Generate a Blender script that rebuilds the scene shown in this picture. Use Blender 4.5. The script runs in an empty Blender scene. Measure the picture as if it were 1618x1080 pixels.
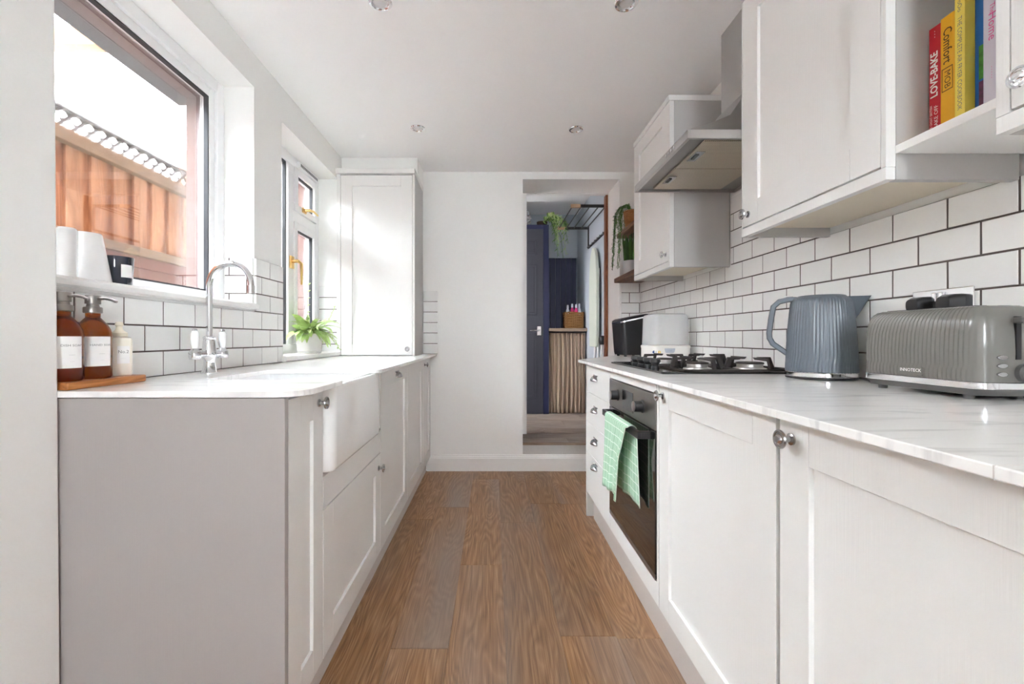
import bpy, bmesh, math, random
from mathutils import Vector, Matrix
random.seed(7)
scene = bpy.context.scene
C = scene.collection
PI = math.pi

# ------------------------------------------------------------------ camera, sky, exposure
F, PU, PV, CAM_H = 710.0, 779.0, 534.0, 1.033        # focal length and vanishing point in 1618x1080 pixels
cam_data = bpy.data.cameras.new('camera')
cam_data.sensor_width = 36.0
cam_data.lens = 36.0 * F / 1618.0
cam_data.shift_x = (809.0 - PU) / 1618.0
cam_data.shift_y = -(540.0 - PV) / 1618.0
cam_data.clip_start = 0.02
cam = bpy.data.objects.new('camera', cam_data)
cam.location = (0, 0, CAM_H)
cam.rotation_euler = (PI / 2, 0, 0)
C.objects.link(cam)
scene.camera = cam

world = bpy.data.worlds.new('overcast_sky')
scene.world = world
world.use_nodes = True
bg = world.node_tree.nodes['Background']
bg.inputs[0].default_value = (0.885, 0.945, 1.0, 1)
bg.inputs[1].default_value = 1.0
vs = scene.view_settings
vs.view_transform = 'Standard'
vs.look = 'None'
vs.gamma = 1.0
vs.use_curve_mapping = False
vs.exposure = 5.68
scene.cycles.max_bounces = 14
scene.cycles.diffuse_bounces = 12
scene.cycles.glossy_bounces = 5
scene.cycles.transmission_bounces = 8
scene.cycles.transparent_max_bounces = 12
scene.cycles.sample_clamp_indirect = 6.0

# ------------------------------------------------------------------ materials
MATS = {}
def new_mat(name):
    m = bpy.data.materials.new(name)
    m.use_nodes = True
    nt = m.node_tree
    return m, nt, nt.nodes['Principled BSDF']

def srgb(r, g, b):
    f = lambda c: (c / 255 / 12.92) if c / 255 <= 0.04045 else ((c / 255 + 0.055) / 1.055) ** 2.4
    return (f(r), f(g), f(b), 1.0)

def plain(name, col, rough=0.5, metal=0.0, bump=0.0, bscale=60.0, stretch=(1, 1, 1), var=0.0, coat=0.0, spec=None):
    m, nt, p = new_mat(name)
    p.inputs['Base Color'].default_value = col
    p.inputs['Roughness'].default_value = rough
    p.inputs['Metallic'].default_value = metal
    if coat: p.inputs['Coat Weight'].default_value = coat
    if spec is not None: p.inputs['Specular IOR Level'].default_value = spec
    tc = nt.nodes.new('ShaderNodeTexCoord')
    mp = nt.nodes.new('ShaderNodeMapping')
    mp.inputs['Scale'].default_value = stretch
    nz = nt.nodes.new('ShaderNodeTexNoise')
    nz.inputs['Scale'].default_value = bscale
    nz.inputs['Detail'].default_value = 4
    nt.links.new(tc.outputs['Object'], mp.inputs['Vector'])
    nt.links.new(mp.outputs[0], nz.inputs['Vector'])
    if bump:
        b = nt.nodes.new('ShaderNodeBump')
        b.inputs['Strength'].default_value = bump
        b.inputs['Distance'].default_value = 0.004
        nt.links.new(nz.outputs[0], b.inputs['Height'])
        nt.links.new(b.outputs[0], p.inputs['Normal'])
    if var:
        rp = nt.nodes.new('ShaderNodeValToRGB')
        rp.color_ramp.elements[0].position = 0.3
        rp.color_ramp.elements[1].position = 0.7
        rp.color_ramp.elements[0].color = tuple(c * (1 - var) for c in col[:3]) + (1,)
        rp.color_ramp.elements[1].color = tuple(min(1, c * (1 + var)) for c in col[:3]) + (1,)
        nt.links.new(nz.outputs[0], rp.inputs[0])
        nt.links.new(rp.outputs[0], p.inputs['Base Color'])
    MATS[name] = m
    return m

def wood(name, dark, mid, light, grey=None, along='y', rough=0.4, scale=1.0, rand=True, bump=0.12, rings=13.0, wr=0.75, ws=0.62, gmix=0.62):
    m, nt, p = new_mat(name)
    N, L = nt.nodes, nt.links
    tc = N.new('ShaderNodeTexCoord')
    oi = N.new('ShaderNodeObjectInfo')
    off = N.new('ShaderNodeVectorMath'); off.operation = 'SCALE'
    off.inputs[0].default_value = (3.1, 7.7, 5.3)
    L.new(oi.outputs['Random'], off.inputs['Scale'])
    add = N.new('ShaderNodeVectorMath'); add.operation = 'ADD'
    L.new(tc.outputs['Object'], add.inputs[0])
    if rand: L.new(off.outputs[0], add.inputs[1])
    mp = N.new('ShaderNodeMapping')
    s = {'x': (0.13, 1, 1), 'y': (1, 0.13, 1), 'z': (1, 1, 0.13)}[along]
    mp.inputs['Scale'].default_value = tuple(v * scale for v in s)
    L.new(add.outputs[0], mp.inputs['Vector'])
    n1 = N.new('ShaderNodeTexNoise'); n1.inputs['Scale'].default_value = 6.5; n1.inputs['Detail'].default_value = 2.5; n1.inputs['Roughness'].default_value = 0.45; n1.inputs['Distortion'].default_value = 0.35
    L.new(mp.outputs[0], n1.inputs['Vector'])
    mul = N.new('ShaderNodeMath'); mul.operation = 'MULTIPLY'; mul.inputs[1].default_value = rings
    L.new(n1.outputs[0], mul.inputs[0])
    fr = N.new('ShaderNodeMath'); fr.operation = 'PINGPONG'; fr.inputs[1].default_value = 0.5
    L.new(mul.outputs[0], fr.inputs[0])
    mp2 = N.new('ShaderNodeMapping')
    s2 = {'x': (0.02, 1, 1), 'y': (1, 0.02, 1), 'z': (1, 1, 0.02)}[along]
    mp2.inputs['Scale'].default_value = tuple(v * scale for v in s2)
    L.new(add.outputs[0], mp2.inputs['Vector'])
    n2 = N.new('ShaderNodeTexNoise'); n2.inputs['Scale'].default_value = 260.0; n2.inputs['Detail'].default_value = 3
    L.new(mp2.outputs[0], n2.inputs['Vector'])
    mixv = N.new('ShaderNodeMath'); mixv.operation = 'MULTIPLY_ADD'
    mixv.inputs[1].default_value = wr
    sub = N.new('ShaderNodeMath'); sub.operation = 'MULTIPLY'; sub.inputs[1].default_value = ws
    L.new(n2.outputs[0], sub.inputs[0])
    L.new(fr.outputs[0], mixv.inputs[0]); L.new(sub.outputs[0], mixv.inputs[2])
    rp = N.new('ShaderNodeValToRGB')
    e = rp.color_ramp.elements
    e[0].position = 0.22; e[0].color = dark
    e[1].position = 0.82; e[1].color = light
    k = e.new(0.5); k.color = mid
    L.new(mixv.outputs[0], rp.inputs[0])
    out = rp.outputs[0]
    if grey:
        n3 = N.new('ShaderNodeTexNoise'); n3.inputs['Scale'].default_value = 3.3; n3.inputs['Detail'].default_value = 2
        L.new(mp.outputs[0], n3.inputs['Vector'])
        r3 = N.new('ShaderNodeValToRGB'); r3.color_ramp.elements[0].position = 0.42; r3.color_ramp.elements[1].position = 0.66
        L.new(n3.outputs[0], r3.inputs[0])
        mx = N.new('ShaderNodeMix'); mx.data_type = 'RGBA'
        ml = N.new('ShaderNodeMath'); ml.operation = 'MULTIPLY'; ml.inputs[1].default_value = gmix
        L.new(r3.outputs[0], ml.inputs[0]); L.new(ml.outputs[0], mx.inputs[0])
        L.new(out, mx.inputs[6]); mx.inputs[7].default_value = grey
        out = mx.outputs[2]
    if rand:
        hs = N.new('ShaderNodeHueSaturation')
        mr = N.new('ShaderNodeMapRange'); mr.inputs[3].default_value = 0.88; mr.inputs[4].default_value = 1.13
        L.new(oi.outputs['Random'], mr.inputs[0]); L.new(mr.outputs[0], hs.inputs['Value'])
        L.new(out, hs.inputs['Color']); out = hs.outputs[0]
    L.new(out, p.inputs['Base Color'])
    p.inputs['Roughness'].default_value = rough
    b = N.new('ShaderNodeBump'); b.inputs['Strength'].default_value = bump; b.inputs['Distance'].default_value = 0.002
    L.new(n2.outputs[0], b.inputs['Height']); L.new(b.outputs[0], p.inputs['Normal'])
    MATS[name] = m
    return m

def glassy(name, tint=(1, 1, 1, 1), gloss=0.06):
    m = bpy.data.materials.new(name); m.use_nodes = True
    nt = m.node_tree; nt.nodes.clear()
    o = nt.nodes.new('ShaderNodeOutputMaterial')
    t = nt.nodes.new('ShaderNodeBsdfTransparent'); t.inputs[0].default_value = tint
    g = nt.nodes.new('ShaderNodeBsdfGlossy'); g.inputs['Roughness'].default_value = 0.02
    mx = nt.nodes.new('ShaderNodeMixShader')
    fr = nt.nodes.new('ShaderNodeFresnel'); fr.inputs[0].default_value = 1.35
    ml = nt.nodes.new('ShaderNodeMath'); ml.operation = 'MULTIPLY_ADD'; ml.inputs[1].default_value = 0.6; ml.inputs[2].default_value = gloss * 0.3
    nt.links.new(fr.outputs[0], ml.inputs[0])
    nt.links.new(ml.outputs[0], mx.inputs[0])
    nt.links.new(t.outputs[0], mx.inputs[1]); nt.links.new(g.outputs[0], mx.inputs[2])
    nt.links.new(mx.outputs[0], o.inputs[0])
    MATS[name] = m
    return m

plain('wall_paint', srgb(241, 241, 239), 0.65, bump=0.10, bscale=90)
plain('ceiling_paint', srgb(246, 246, 246), 0.8, bump=0.05, bscale=60)
plain('trim_paint', srgb(238, 237, 235), 0.35, bump=0.03, bscale=20)
plain('upvc', srgb(242, 243, 244), 0.3)
plain('cabinet_paint', srgb(229, 228, 226), 0.42, bump=0.10, bscale=9, stretch=(30, 30, 1.0))
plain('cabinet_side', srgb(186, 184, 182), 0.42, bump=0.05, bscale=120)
plain('end_panel_shaded', srgb(170, 164, 161), 0.45, bump=0.06, bscale=9, stretch=(30, 30, 1.0))  # darker than the doors: the panel's shade is put into its colour
plain('cabinet_under', srgb(222, 212, 192), 0.5)
plain('plinth_paint', srgb(208, 202, 198), 0.45)
plain('porcelain', srgb(246, 246, 246), 0.08, coat=0.4)
plain('chrome', (0.82, 0.83, 0.85, 1), 0.09, metal=1.0)
plain('pewter', (0.50, 0.50, 0.51, 1), 0.22, metal=1.0)
plain('steel', (0.55, 0.54, 0.53, 1), 0.30, metal=1.0, bump=0.04, bscale=14, stretch=(1, 1, 60))
plain('brushed_nickel', (0.36, 0.335, 0.31, 1), 0.34, metal=1.0)
plain('brass', (0.78, 0.54, 0.20, 1), 0.22, metal=1.0)
plain('oven_steel', (0.30, 0.285, 0.27, 1), 0.34, metal=1.0)
plain('oven_glass', (0.012, 0.010, 0.009, 1), 0.05, coat=0.6)
plain('black_gloss', (0.012, 0.012, 0.013, 1), 0.12)
plain('black_metal', (0.018, 0.017, 0.017, 1), 0.4)
plain('cast_iron', (0.035, 0.028, 0.025, 1), 0.55, bump=0.2, bscale=300)
plain('black_plastic', (0.016, 0.016, 0.018, 1), 0.33)
plain('knob_black', (0.030, 0.030, 0.032, 1), 0.35)
plain('burner_metal', (0.62, 0.60, 0.58, 1), 0.35, metal=1.0, bump=0.2, bscale=160)
plain('grout', srgb(92, 82, 78), 0.9, bump=0.2, bscale=300)
plain('kettle_grey', srgb(98, 107, 116), 0.28, coat=0.3)
plain('toaster_grey', srgb(114, 113, 108), 0.26, coat=0.3)
plain('toaster_dark', srgb(92, 92, 90), 0.35)
plain('white_plastic', srgb(240, 238, 233), 0.3)
plain('label_paper', srgb(244, 243, 241), 0.6)
plain('print_grey', srgb(120, 118, 116), 0.6)
plain('print_white', srgb(245, 243, 240), 0.5)
plain('cream_soap', srgb(240, 235, 222), 0.35)
plain('cream_cap', srgb(236, 228, 208), 0.4)
plain('navy_paint', srgb(22, 28, 68), 0.45, bump=0.04)
plain('slate_paint', srgb(50, 50, 60), 0.45)
plain('utility_paint', srgb(186, 194, 202), 0.7)
plain('linen', srgb(184, 164, 144), 0.9, bump=0.5, bscale=420, var=0.16)
plain('wicker', srgb(150, 108, 62), 0.7, bump=0.6, bscale=150, var=0.35)
plain('rattan', srgb(188, 132, 84), 0.7, bump=0.6, bscale=160, var=0.25)
plain('leaf_light', srgb(184, 208, 138), 0.45, var=0.22, bscale=25)
plain('leaf_mid', srgb(78, 124, 46), 0.45, var=0.35, bscale=25)
plain('leaf_dark', srgb(52, 92, 34), 0.5, var=0.35, bscale=25)
plain('stone_pot', srgb(214, 211, 210), 0.6, bump=0.05)
plain('soil', srgb(60, 45, 35), 0.95, bump=0.5)
plain('towel_binding', srgb(190, 222, 196), 0.9)
plain('render_pink', srgb(140, 110, 102), 0.9, bump=0.2, bscale=80, var=0.06)
plain('outer_brick', srgb(104, 76, 70), 0.9, bump=0.2, bscale=80, var=0.06)
plain('terracotta_wall', srgb(118, 76, 62), 0.9, bump=0.2, bscale=60, var=0.1)
plain('gutter_grey', srgb(78, 80, 86), 0.8, bump=0.6, bscale=200, var=0.25)
plain('paving', srgb(190, 187, 181), 0.9, bump=0.3, bscale=30)
plain('roof_felt', srgb(80, 80, 82), 0.9)
plain('lattice_wood', srgb(66, 62, 58), 0.8)
plain('concrete', srgb(196, 194, 190), 0.9, bump=0.8, bscale=35)
plain('fabric_board', srgb(206, 212, 198), 0.9)
plain('gasket', srgb(58, 60, 64), 0.6)
plain('book_red', srgb(196, 28, 46), 0.35)
plain('book_amber', srgb(232, 172, 26), 0.4)
plain('book_lemon', srgb(240, 218, 92), 0.4)
plain('book_blue', srgb(24, 98, 172), 0.35)
plain('book_green', srgb(64, 132, 46), 0.35, var=0.5, bscale=70)
plain('book_purple', srgb(96, 36, 72), 0.35, var=0.6, bscale=70)
plain('book_lilac', srgb(206, 200, 212), 0.4)
plain('book_pages', srgb(226, 220, 205), 0.9)
plain('print_dark', srgb(90, 62, 24), 0.6)
plain('print_pink', srgb(226, 76, 150), 0.6)
plain('print_blue', srgb(58, 82, 140), 0.5)
plain('print_yellow', srgb(236, 206, 84), 0.5)
plain('badge_silver', srgb(190, 196, 206), 0.4)
plain('dot_grey', srgb(200, 202, 204), 0.5)
plain('bottle_pink', srgb(206, 40, 120), 0.35)
plain('bottle_white', srgb(214, 222, 230), 0.4)
plain('candle_glass', srgb(34, 40, 56), 0.08, coat=0.6)
plain('wax', srgb(120, 130, 150), 0.5)
plain('lamp_lens', srgb(222, 222, 222), 0.25)
wood('floor_oak', srgb(112, 78, 50), srgb(158, 116, 78), srgb(196, 159, 120), grey=srgb(152, 138, 128), along='y', rough=0.42, rings=26.0, wr=0.42, ws=0.82, gmix=0.7, bump=0.2)
wood('utility_oak', srgb(112, 98, 86), srgb(142, 126, 112), srgb(172, 156, 142), grey=srgb(150, 140, 132), along='x', rough=0.45)
wood('shelf_oak', srgb(74, 48, 32), srgb(112, 76, 52), srgb(142, 100, 70), along='y', rough=0.5, scale=1.6)
wood('tray_oak', srgb(150, 92, 46), srgb(190, 124, 68), srgb(212, 150, 92), along='y', rough=0.4, scale=1.8)
wood('frame_pine', srgb(104, 56, 30), srgb(138, 80, 46), srgb(160, 100, 62), along='z', rough=0.5, scale=1.5)
wood('shelf_ash', srgb(128, 110, 94), srgb(152, 132, 114), srgb(172, 152, 132), along='x', rough=0.6)
wood('pale_wood', srgb(188, 150, 116), srgb(206, 172, 138), srgb(220, 190, 158), along='x', rough=0.5)
wood('fence_wood', srgb(132, 88, 58), srgb(170, 122, 84), srgb(194, 150, 110), along='z', rough=0.85, scale=1.2)
wood('rail_wood', srgb(92, 70, 48), srgb(116, 92, 64), srgb(134, 108, 78), along='y', rough=0.85)
glassy('window_glass')

def tile_material():
    m, nt, p = new_mat('tile_glaze')
    N, L = nt.nodes, nt.links
    tc = N.new('ShaderNodeTexCoord'); oi = N.new('ShaderNodeObjectInfo')
    off = N.new('ShaderNodeVectorMath'); off.operation = 'SCALE'; off.inputs[0].default_value = (9, 7, 5)
    L.new(oi.outputs['Random'], off.inputs['Scale'])
    add = N.new('ShaderNodeVectorMath'); L.new(tc.outputs['Object'], add.inputs[0]); L.new(off.outputs[0], add.inputs[1])
    nz = N.new('ShaderNodeTexNoise'); nz.inputs['Scale'].default_value = 22; nz.inputs['Detail'].default_value = 1.5
    L.new(add.outputs[0], nz.inputs['Vector'])
    b = N.new('ShaderNodeBump'); b.inputs['Strength'].default_value = 0.25; b.inputs['Distance'].default_value = 0.004
    L.new(nz.outputs[0], b.inputs['Height']); L.new(b.outputs[0], p.inputs['Normal'])
    mr = N.new('ShaderNodeMapRange'); mr.inputs[3].default_value = 0.82; mr.inputs[4].default_value = 0.89
    L.new(oi.outputs['Random'], mr.inputs[0])
    cb = N.new('ShaderNodeCombineColor')
    L.new(mr.outputs[0], cb.inputs[0]); L.new(mr.outputs[0], cb.inputs[1])
    m2 = N.new('ShaderNodeMath'); m2.operation = 'MULTIPLY'; m2.inputs[1].default_value = 0.985
    L.new(mr.outputs[0], m2.inputs[0]); L.new(m2.outputs[0], cb.inputs[2])
    L.new(cb.outputs[0], p.inputs['Base Color'])
    p.inputs['Roughness'].default_value = 0.12
    MATS['tile_glaze'] = m
tile_material()

def marble_material():
    m, nt, p = new_mat('worktop_marble')
    N, L = nt.nodes, nt.links
    tc = N.new('ShaderNodeTexCoord')
    mp = N.new('ShaderNodeMapping'); mp.inputs['Rotation'].default_value = (0, 0, 0.75); mp.inputs['Scale'].default_value = (1.0, 6.0, 1)
    L.new(tc.outputs['Object'], mp.inputs['Vector'])
    n = N.new('ShaderNodeTexNoise'); n.inputs['Scale'].default_value = 4.5; n.inputs['Detail'].default_value = 6; n.inputs['Distortion'].default_value = 0.8
    L.new(mp.outputs[0], n.inputs['Vector'])
    rp = N.new('ShaderNodeValToRGB'); e = rp.color_ramp.elements
    e[0].position = 0.30; e[0].color = srgb(224, 223, 222)
    e[1].position = 0.46; e[1].color = srgb(247, 246, 244)
    L.new(n.outputs[0], rp.inputs[0])
    L.new(rp.outputs[0], p.inputs['Base Color'])
    p.inputs['Roughness'].default_value = 0.17
    MATS['worktop_marble'] = m
marble_material()

def amber_material():
    m, nt, p = new_mat('amber_glass')
    p.inputs['Base Color'].default_value = (0.50, 0.13, 0.012, 1)
    p.inputs['Roughness'].default_value = 0.05
    p.inputs['Transmission Weight'].default_value = 0.96
    p.inputs['IOR'].default_value = 1.42
    MATS['amber_glass'] = m
    m, nt, p = new_mat('frosted_clear')
    p.inputs['Base Color'].default_value = (0.92, 0.93, 0.94, 1)
    p.inputs['Roughness'].default_value = 0.25
    p.inputs['Transmission Weight'].default_value = 0.6
    p.inputs['IOR'].default_value = 1.15
    MATS['frosted_clear'] = m
amber_material()

def check_material():
    m, nt, p = new_mat('towel_check')
    N, L = nt.nodes, nt.links
    uv = N.new('ShaderNodeUVMap')
    sep = N.new('ShaderNodeSeparateXYZ'); L.new(uv.outputs[0], sep.inputs[0])
    outs = []
    for ch in (0, 1):
        a = N.new('ShaderNodeMath'); a.operation = 'MULTIPLY'; a.inputs[1].default_value = 1 / 0.034
        L.new(sep.outputs[ch], a.inputs[0])
        f = N.new('ShaderNodeMath'); f.operation = 'FRACT'; L.new(a.outputs[0], f.inputs[0])
        c = N.new('ShaderNodeMath'); c.operation = 'LESS_THAN'; c.inputs[1].default_value = 0.11
        L.new(f.outputs[0], c.inputs[0]); outs.append(c)
    mxm = N.new('ShaderNodeMath'); mxm.operation = 'MAXIMUM'
    L.new(outs[0].outputs[0], mxm.inputs[0]); L.new(outs[1].outputs[0], mxm.inputs[1])
    nz = N.new('ShaderNodeTexNoise'); nz.inputs['Scale'].default_value = 500
    tc = N.new('ShaderNodeTexCoord'); L.new(tc.outputs['Object'], nz.inputs['Vector'])
    mx = N.new('ShaderNodeMix'); mx.data_type = 'RGBA'
    ml = N.new('ShaderNodeMath'); ml.operation = 'MULTIPLY'; ml.inputs[1].default_value = 0.8
    L.new(mxm.outputs[0], ml.inputs[0])
    L.new(ml.outputs[0], mx.inputs[0])
    mx.inputs[6].default_value = srgb(164, 200, 172); mx.inputs[7].default_value = srgb(226, 238, 226)
    L.new(mx.outputs[2], p.inputs['Base Color'])
    b = N.new('ShaderNodeBump'); b.inputs['Strength'].default_value = 0.4; b.inputs['Distance'].default_value = 0.002
    L.new(nz.outputs[0], b.inputs['Height']); L.new(b.outputs[0], p.inputs['Normal'])
    p.inputs['Roughness'].default_value = 0.95
    MATS['towel_check'] = m
check_material()

def mesh_filter_material():
    m, nt, p = new_mat('filter_mesh')
    N, L = nt.nodes, nt.links
    tc = N.new('ShaderNodeTexCoord')
    mp = N.new('ShaderNodeMapping'); mp.inputs['Scale'].default_value = (210, 210, 210); mp.inputs['Rotation'].default_value = (0, 0, 0.78)
    L.new(tc.outputs['Object'], mp.inputs['Vector'])
    ck = N.new('ShaderNodeTexChecker'); ck.inputs['Scale'].default_value = 1.0
    ck.inputs['Color1'].default_value = srgb(206, 196, 178); ck.inputs['Color2'].default_value = srgb(160, 150, 134)
    L.new(mp.outputs[0], ck.inputs['Vector'])
    L.new(ck.outputs[0], p.inputs['Base Color'])
    p.inputs['Roughness'].default_value = 0.4; p.inputs['Metallic'].default_value = 0.5
    MATS['filter_mesh'] = m
mesh_filter_material()

# ------------------------------------------------------------------ mesh helpers
BASE = {}
class MB:
    def __init__(s):
        s.v, s.f, s.uv = [], [], None
    def _add(s, vs, fs):
        o = len(s.v); s.v += [tuple(p) for p in vs]; s.f += [tuple(i + o for i in f) for f in fs]; return s
    def box(s, x0, x1, y0, y1, z0, z1):
        x0, x1 = min(x0, x1), max(x0, x1); y0, y1 = min(y0, y1), max(y0, y1); z0, z1 = min(z0, z1), max(z0, z1)
        return s._add([(x0, y0, z0), (x1, y0, z0), (x1, y1, z0), (x0, y1, z0), (x0, y0, z1), (x1, y0, z1), (x1, y1, z1), (x0, y1, z1)],
                      [(0, 3, 2, 1), (4, 5, 6, 7), (0, 1, 5, 4), (1, 2, 6, 5), (2, 3, 7, 6), (3, 0, 4, 7)])
    def hexa(s, low, high):
        return s._add(list(low) + list(high), [(0, 3, 2, 1), (4, 5, 6, 7), (0, 1, 5, 4), (1, 2, 6, 5), (2, 3, 7, 6), (3, 0, 4, 7)])
    def prism(s, poly, a0, a1, plane='xy'):
        m = {'xy': lambda p, a: (p[0], p[1], a), 'xz': lambda p, a: (p[0], a, p[1]), 'yz': lambda p, a: (a, p[0], p[1])}[plane]
        n = len(poly)
        return s._add([m(p, a0) for p in poly] + [m(p, a1) for p in poly],
                      [tuple(range(n))[::-1], tuple(range(n, 2 * n))] + [(i, (i + 1) % n, n + (i + 1) % n, n + i) for i in range(n)])
    def loft(s, rings, cap0=True, cap1=True, closed=True):
        n = len(rings[0]); vs = [p for r in rings for p in r]; fs = []
        for k in range(len(rings) - 1):
            for i in range(n if closed else n - 1):
                j = (i + 1) % n
                fs.append((k * n + i, k * n + j, (k + 1) * n + j, (k + 1) * n + i))
        if cap0: fs.append(tuple(range(n))[::-1])
        if cap1: fs.append(tuple(range((len(rings) - 1) * n, len(rings) * n)))
        return s._add(vs, fs)
    def lathe(s, prof, c=(0, 0, 0), axis=(0, 0, 1), seg=24, cap0=True, cap1=True):
        a = Vector(axis).normalized(); t = Vector((1, 0, 0)) if abs(a.x) < 0.9 else Vector((0, 1, 0))
        u = a.cross(t).normalized(); w = a.cross(u); c = Vector(c)
        rings = [[c + a * z + (u * math.cos(2 * PI * i / seg) + w * math.sin(2 * PI * i / seg)) * max(r, 1e-5) for i in range(seg)] for r, z in prof]
        return s.loft(rings, cap0, cap1)
    def tube(s, pts, r, seg=10, caps=True):
        pts = [Vector(p) for p in pts]; rings = []; ref = None
        for i, p in enumerate(pts):
            d = (pts[min(i + 1, len(pts) - 1)] - pts[max(i - 1, 0)]).normalized()
            if ref is None:
                ref = d.orthogonal().normalized()
            ref = (ref - d * ref.dot(d))
            ref = ref.normalized() if ref.length > 1e-6 else d.orthogonal().normalized()
            w = d.cross(ref); rr = r[i] if isinstance(r, (list, tuple)) else r
            rings.append([p + (ref * math.cos(2 * PI * k / seg) + w * math.sin(2 * PI * k / seg)) * rr for k in range(seg)])
        return s.loft(rings, caps, caps)
    def grid(s, rows):
        n = len(rows[0]); vs = [p for r in rows for p in r]
        return s._add(vs, [(k * n + i, k * n + i + 1, (k + 1) * n + i + 1, (k + 1) * n + i) for k in range(len(rows) - 1) for i in range(n - 1)])
    def mesh(s, name, mat, off=(0, 0, 0), smooth=False, angle=35):
        me = bpy.data.meshes.new(name)
        off = Vector(off)
        me.from_pydata([tuple(Vector(p) - off) for p in s.v], [], s.f)
        bm = bmesh.new(); bm.from_mesh(me)
        bmesh.ops.recalc_face_normals(bm, faces=bm.faces)
        bm.to_mesh(me); bm.free()
        me.materials.append(MATS[mat])
        if smooth:
            for p in me.polygons: p.use_smooth = True
            me.set_sharp_from_angle(angle=math.radians(angle))
        me.update()
        return me
    def build(s, name, mat, parent=None, smooth=False, bevel=0.0, angle=35, solid=0.0, sub=0, base=None, **tags):
        if parent is not None:
            b = BASE[parent]
        else:
            if base is None:
                xs, ys, zs = zip(*s.v)
                base = Vector(((min(xs) + max(xs)) / 2, (min(ys) + max(ys)) / 2, min(zs)))
            b = Vector(base)
        me = s.mesh(name, mat, b, smooth, angle)
        o = bpy.data.objects.new(name, me); C.objects.link(o)
        BASE[o] = b
        if parent is not None: o.parent = parent
        else: o.location = b
        if solid:
            md = o.modifiers.new('thickness', 'SOLIDIFY'); md.thickness = solid; md.offset = 0
        if sub:
            md = o.modifiers.new('subsurf', 'SUBSURF'); md.levels = sub; md.render_levels = sub
        if bevel:
            md = o.modifiers.new('bevel', 'BEVEL'); md.width = bevel; md.segments = 2; md.limit_method = 'ANGLE'; md.angle_limit = math.radians(40)
        for k, v in tags.items(): o[k] = v
        return o

def tag(o, label=None, category=None, group=None, kind=None):
    if label: o['label'] = label
    if category: o['category'] = category
    if group: o['group'] = group
    if kind: o['kind'] = kind
    return o

def thing(name, label, cat, loc, rotz=0.0, group=None, local=False, kind=None):
    """An Empty at the thing's base; its parts are written in world coordinates unless local."""
    o = bpy.data.objects.new(name, None); C.objects.link(o)
    o.empty_display_size = 0.05
    o.location = loc; o.rotation_euler = (0, 0, rotz)
    BASE[o] = Vector((0, 0, 0)) if local else Vector(loc)
    return tag(o, label, cat, group, kind)

def struct(mb, name, mat, label, cat, **kw):
    o = mb.build(name, mat, None, **kw)
    return tag(o, label, cat, kind='structure')

def text_geo(txt, size, bold=0.0):
    cu = bpy.data.curves.new('lettering', 'FONT'); cu.body = txt; cu.size = size; cu.align_x = 'CENTER'; cu.align_y = 'CENTER'
    cu.resolution_u = 2; cu.offset = bold
    o = bpy.data.objects.new('lettering', cu); C.objects.link(o)
    bpy.context.view_layer.update()
    dg = bpy.context.evaluated_depsgraph_get()
    me = bpy.data.meshes.new_from_object(o.evaluated_get(dg))
    vs = [v.co.copy() for v in me.vertices]; fs = [tuple(p.vertices) for p in me.polygons]
    bpy.data.objects.remove(o); bpy.data.curves.remove(cu); bpy.data.meshes.remove(me)
    return vs, fs

def lettering(txt, size, fn, mat, parent, name='lettering', sx=1.0, bold=0.0):
    vs, fs = text_geo(txt, size, bold)
    mb = MB(); mb._add([fn(v.x * sx, v.y) for v in vs], fs)
    me = bpy.data.meshes.new(name)
    me.from_pydata([tuple(Vector(p) - BASE[parent]) for p in mb.v], [], mb.f)
    me.materials.append(MATS[mat])
    o = bpy.data.objects.new(name, me); C.objects.link(o); o.parent = parent; BASE[o] = BASE[parent]
    return o

def rounded(poly_pts, radii, seg=6):
    """round the corners of a 2-D polygon"""
    out = []; n = len(poly_pts)
    for i in range(n):
        p = Vector(poly_pts[i]); a = Vector(poly_pts[i - 1]); b = Vector(poly_pts[(i + 1) % n]); r = radii[i] if isinstance(radii, (list, tuple)) else radii
        if r <= 0: out.append(tuple(p)); continue
        d1 = (a - p).normalized(); d2 = (b - p).normalized()
        p1 = p + d1 * r; p2 = p + d2 * r
        for k in range(seg + 1):
            t = k / seg
            out.append(tuple(p1 * (1 - t) ** 2 + p * 2 * t * (1 - t) + p2 * t * t))
    return out

def rrect(cx, cy, w, d, r, seg=5):
    return rounded([(cx - w / 2, cy - d / 2), (cx + w / 2, cy - d / 2), (cx + w / 2, cy + d / 2), (cx - w / 2, cy + d / 2)], r, seg)

# ------------------------------------------------------------------ the room
XL, XR, YB, ZC = -1.09, 1.156, 3.51, 2.33
ZTL, ZTR = 0.910, 0.905          # worktop heights
XFR, XFL = 0.545, -0.485         # cabinet fronts
YREAR = -1.9
RX0, RX1, RZ0 = -0.05, 0.39, 1.25   # added rear opening, unseen, sized for fill light

fl = struct(MB().box(-1.30, 1.30, YREAR, YB, -0.06, -0.004), 'floor', 'grout', 'brown oak plank floor between the two runs of units', 'floor')
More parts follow.
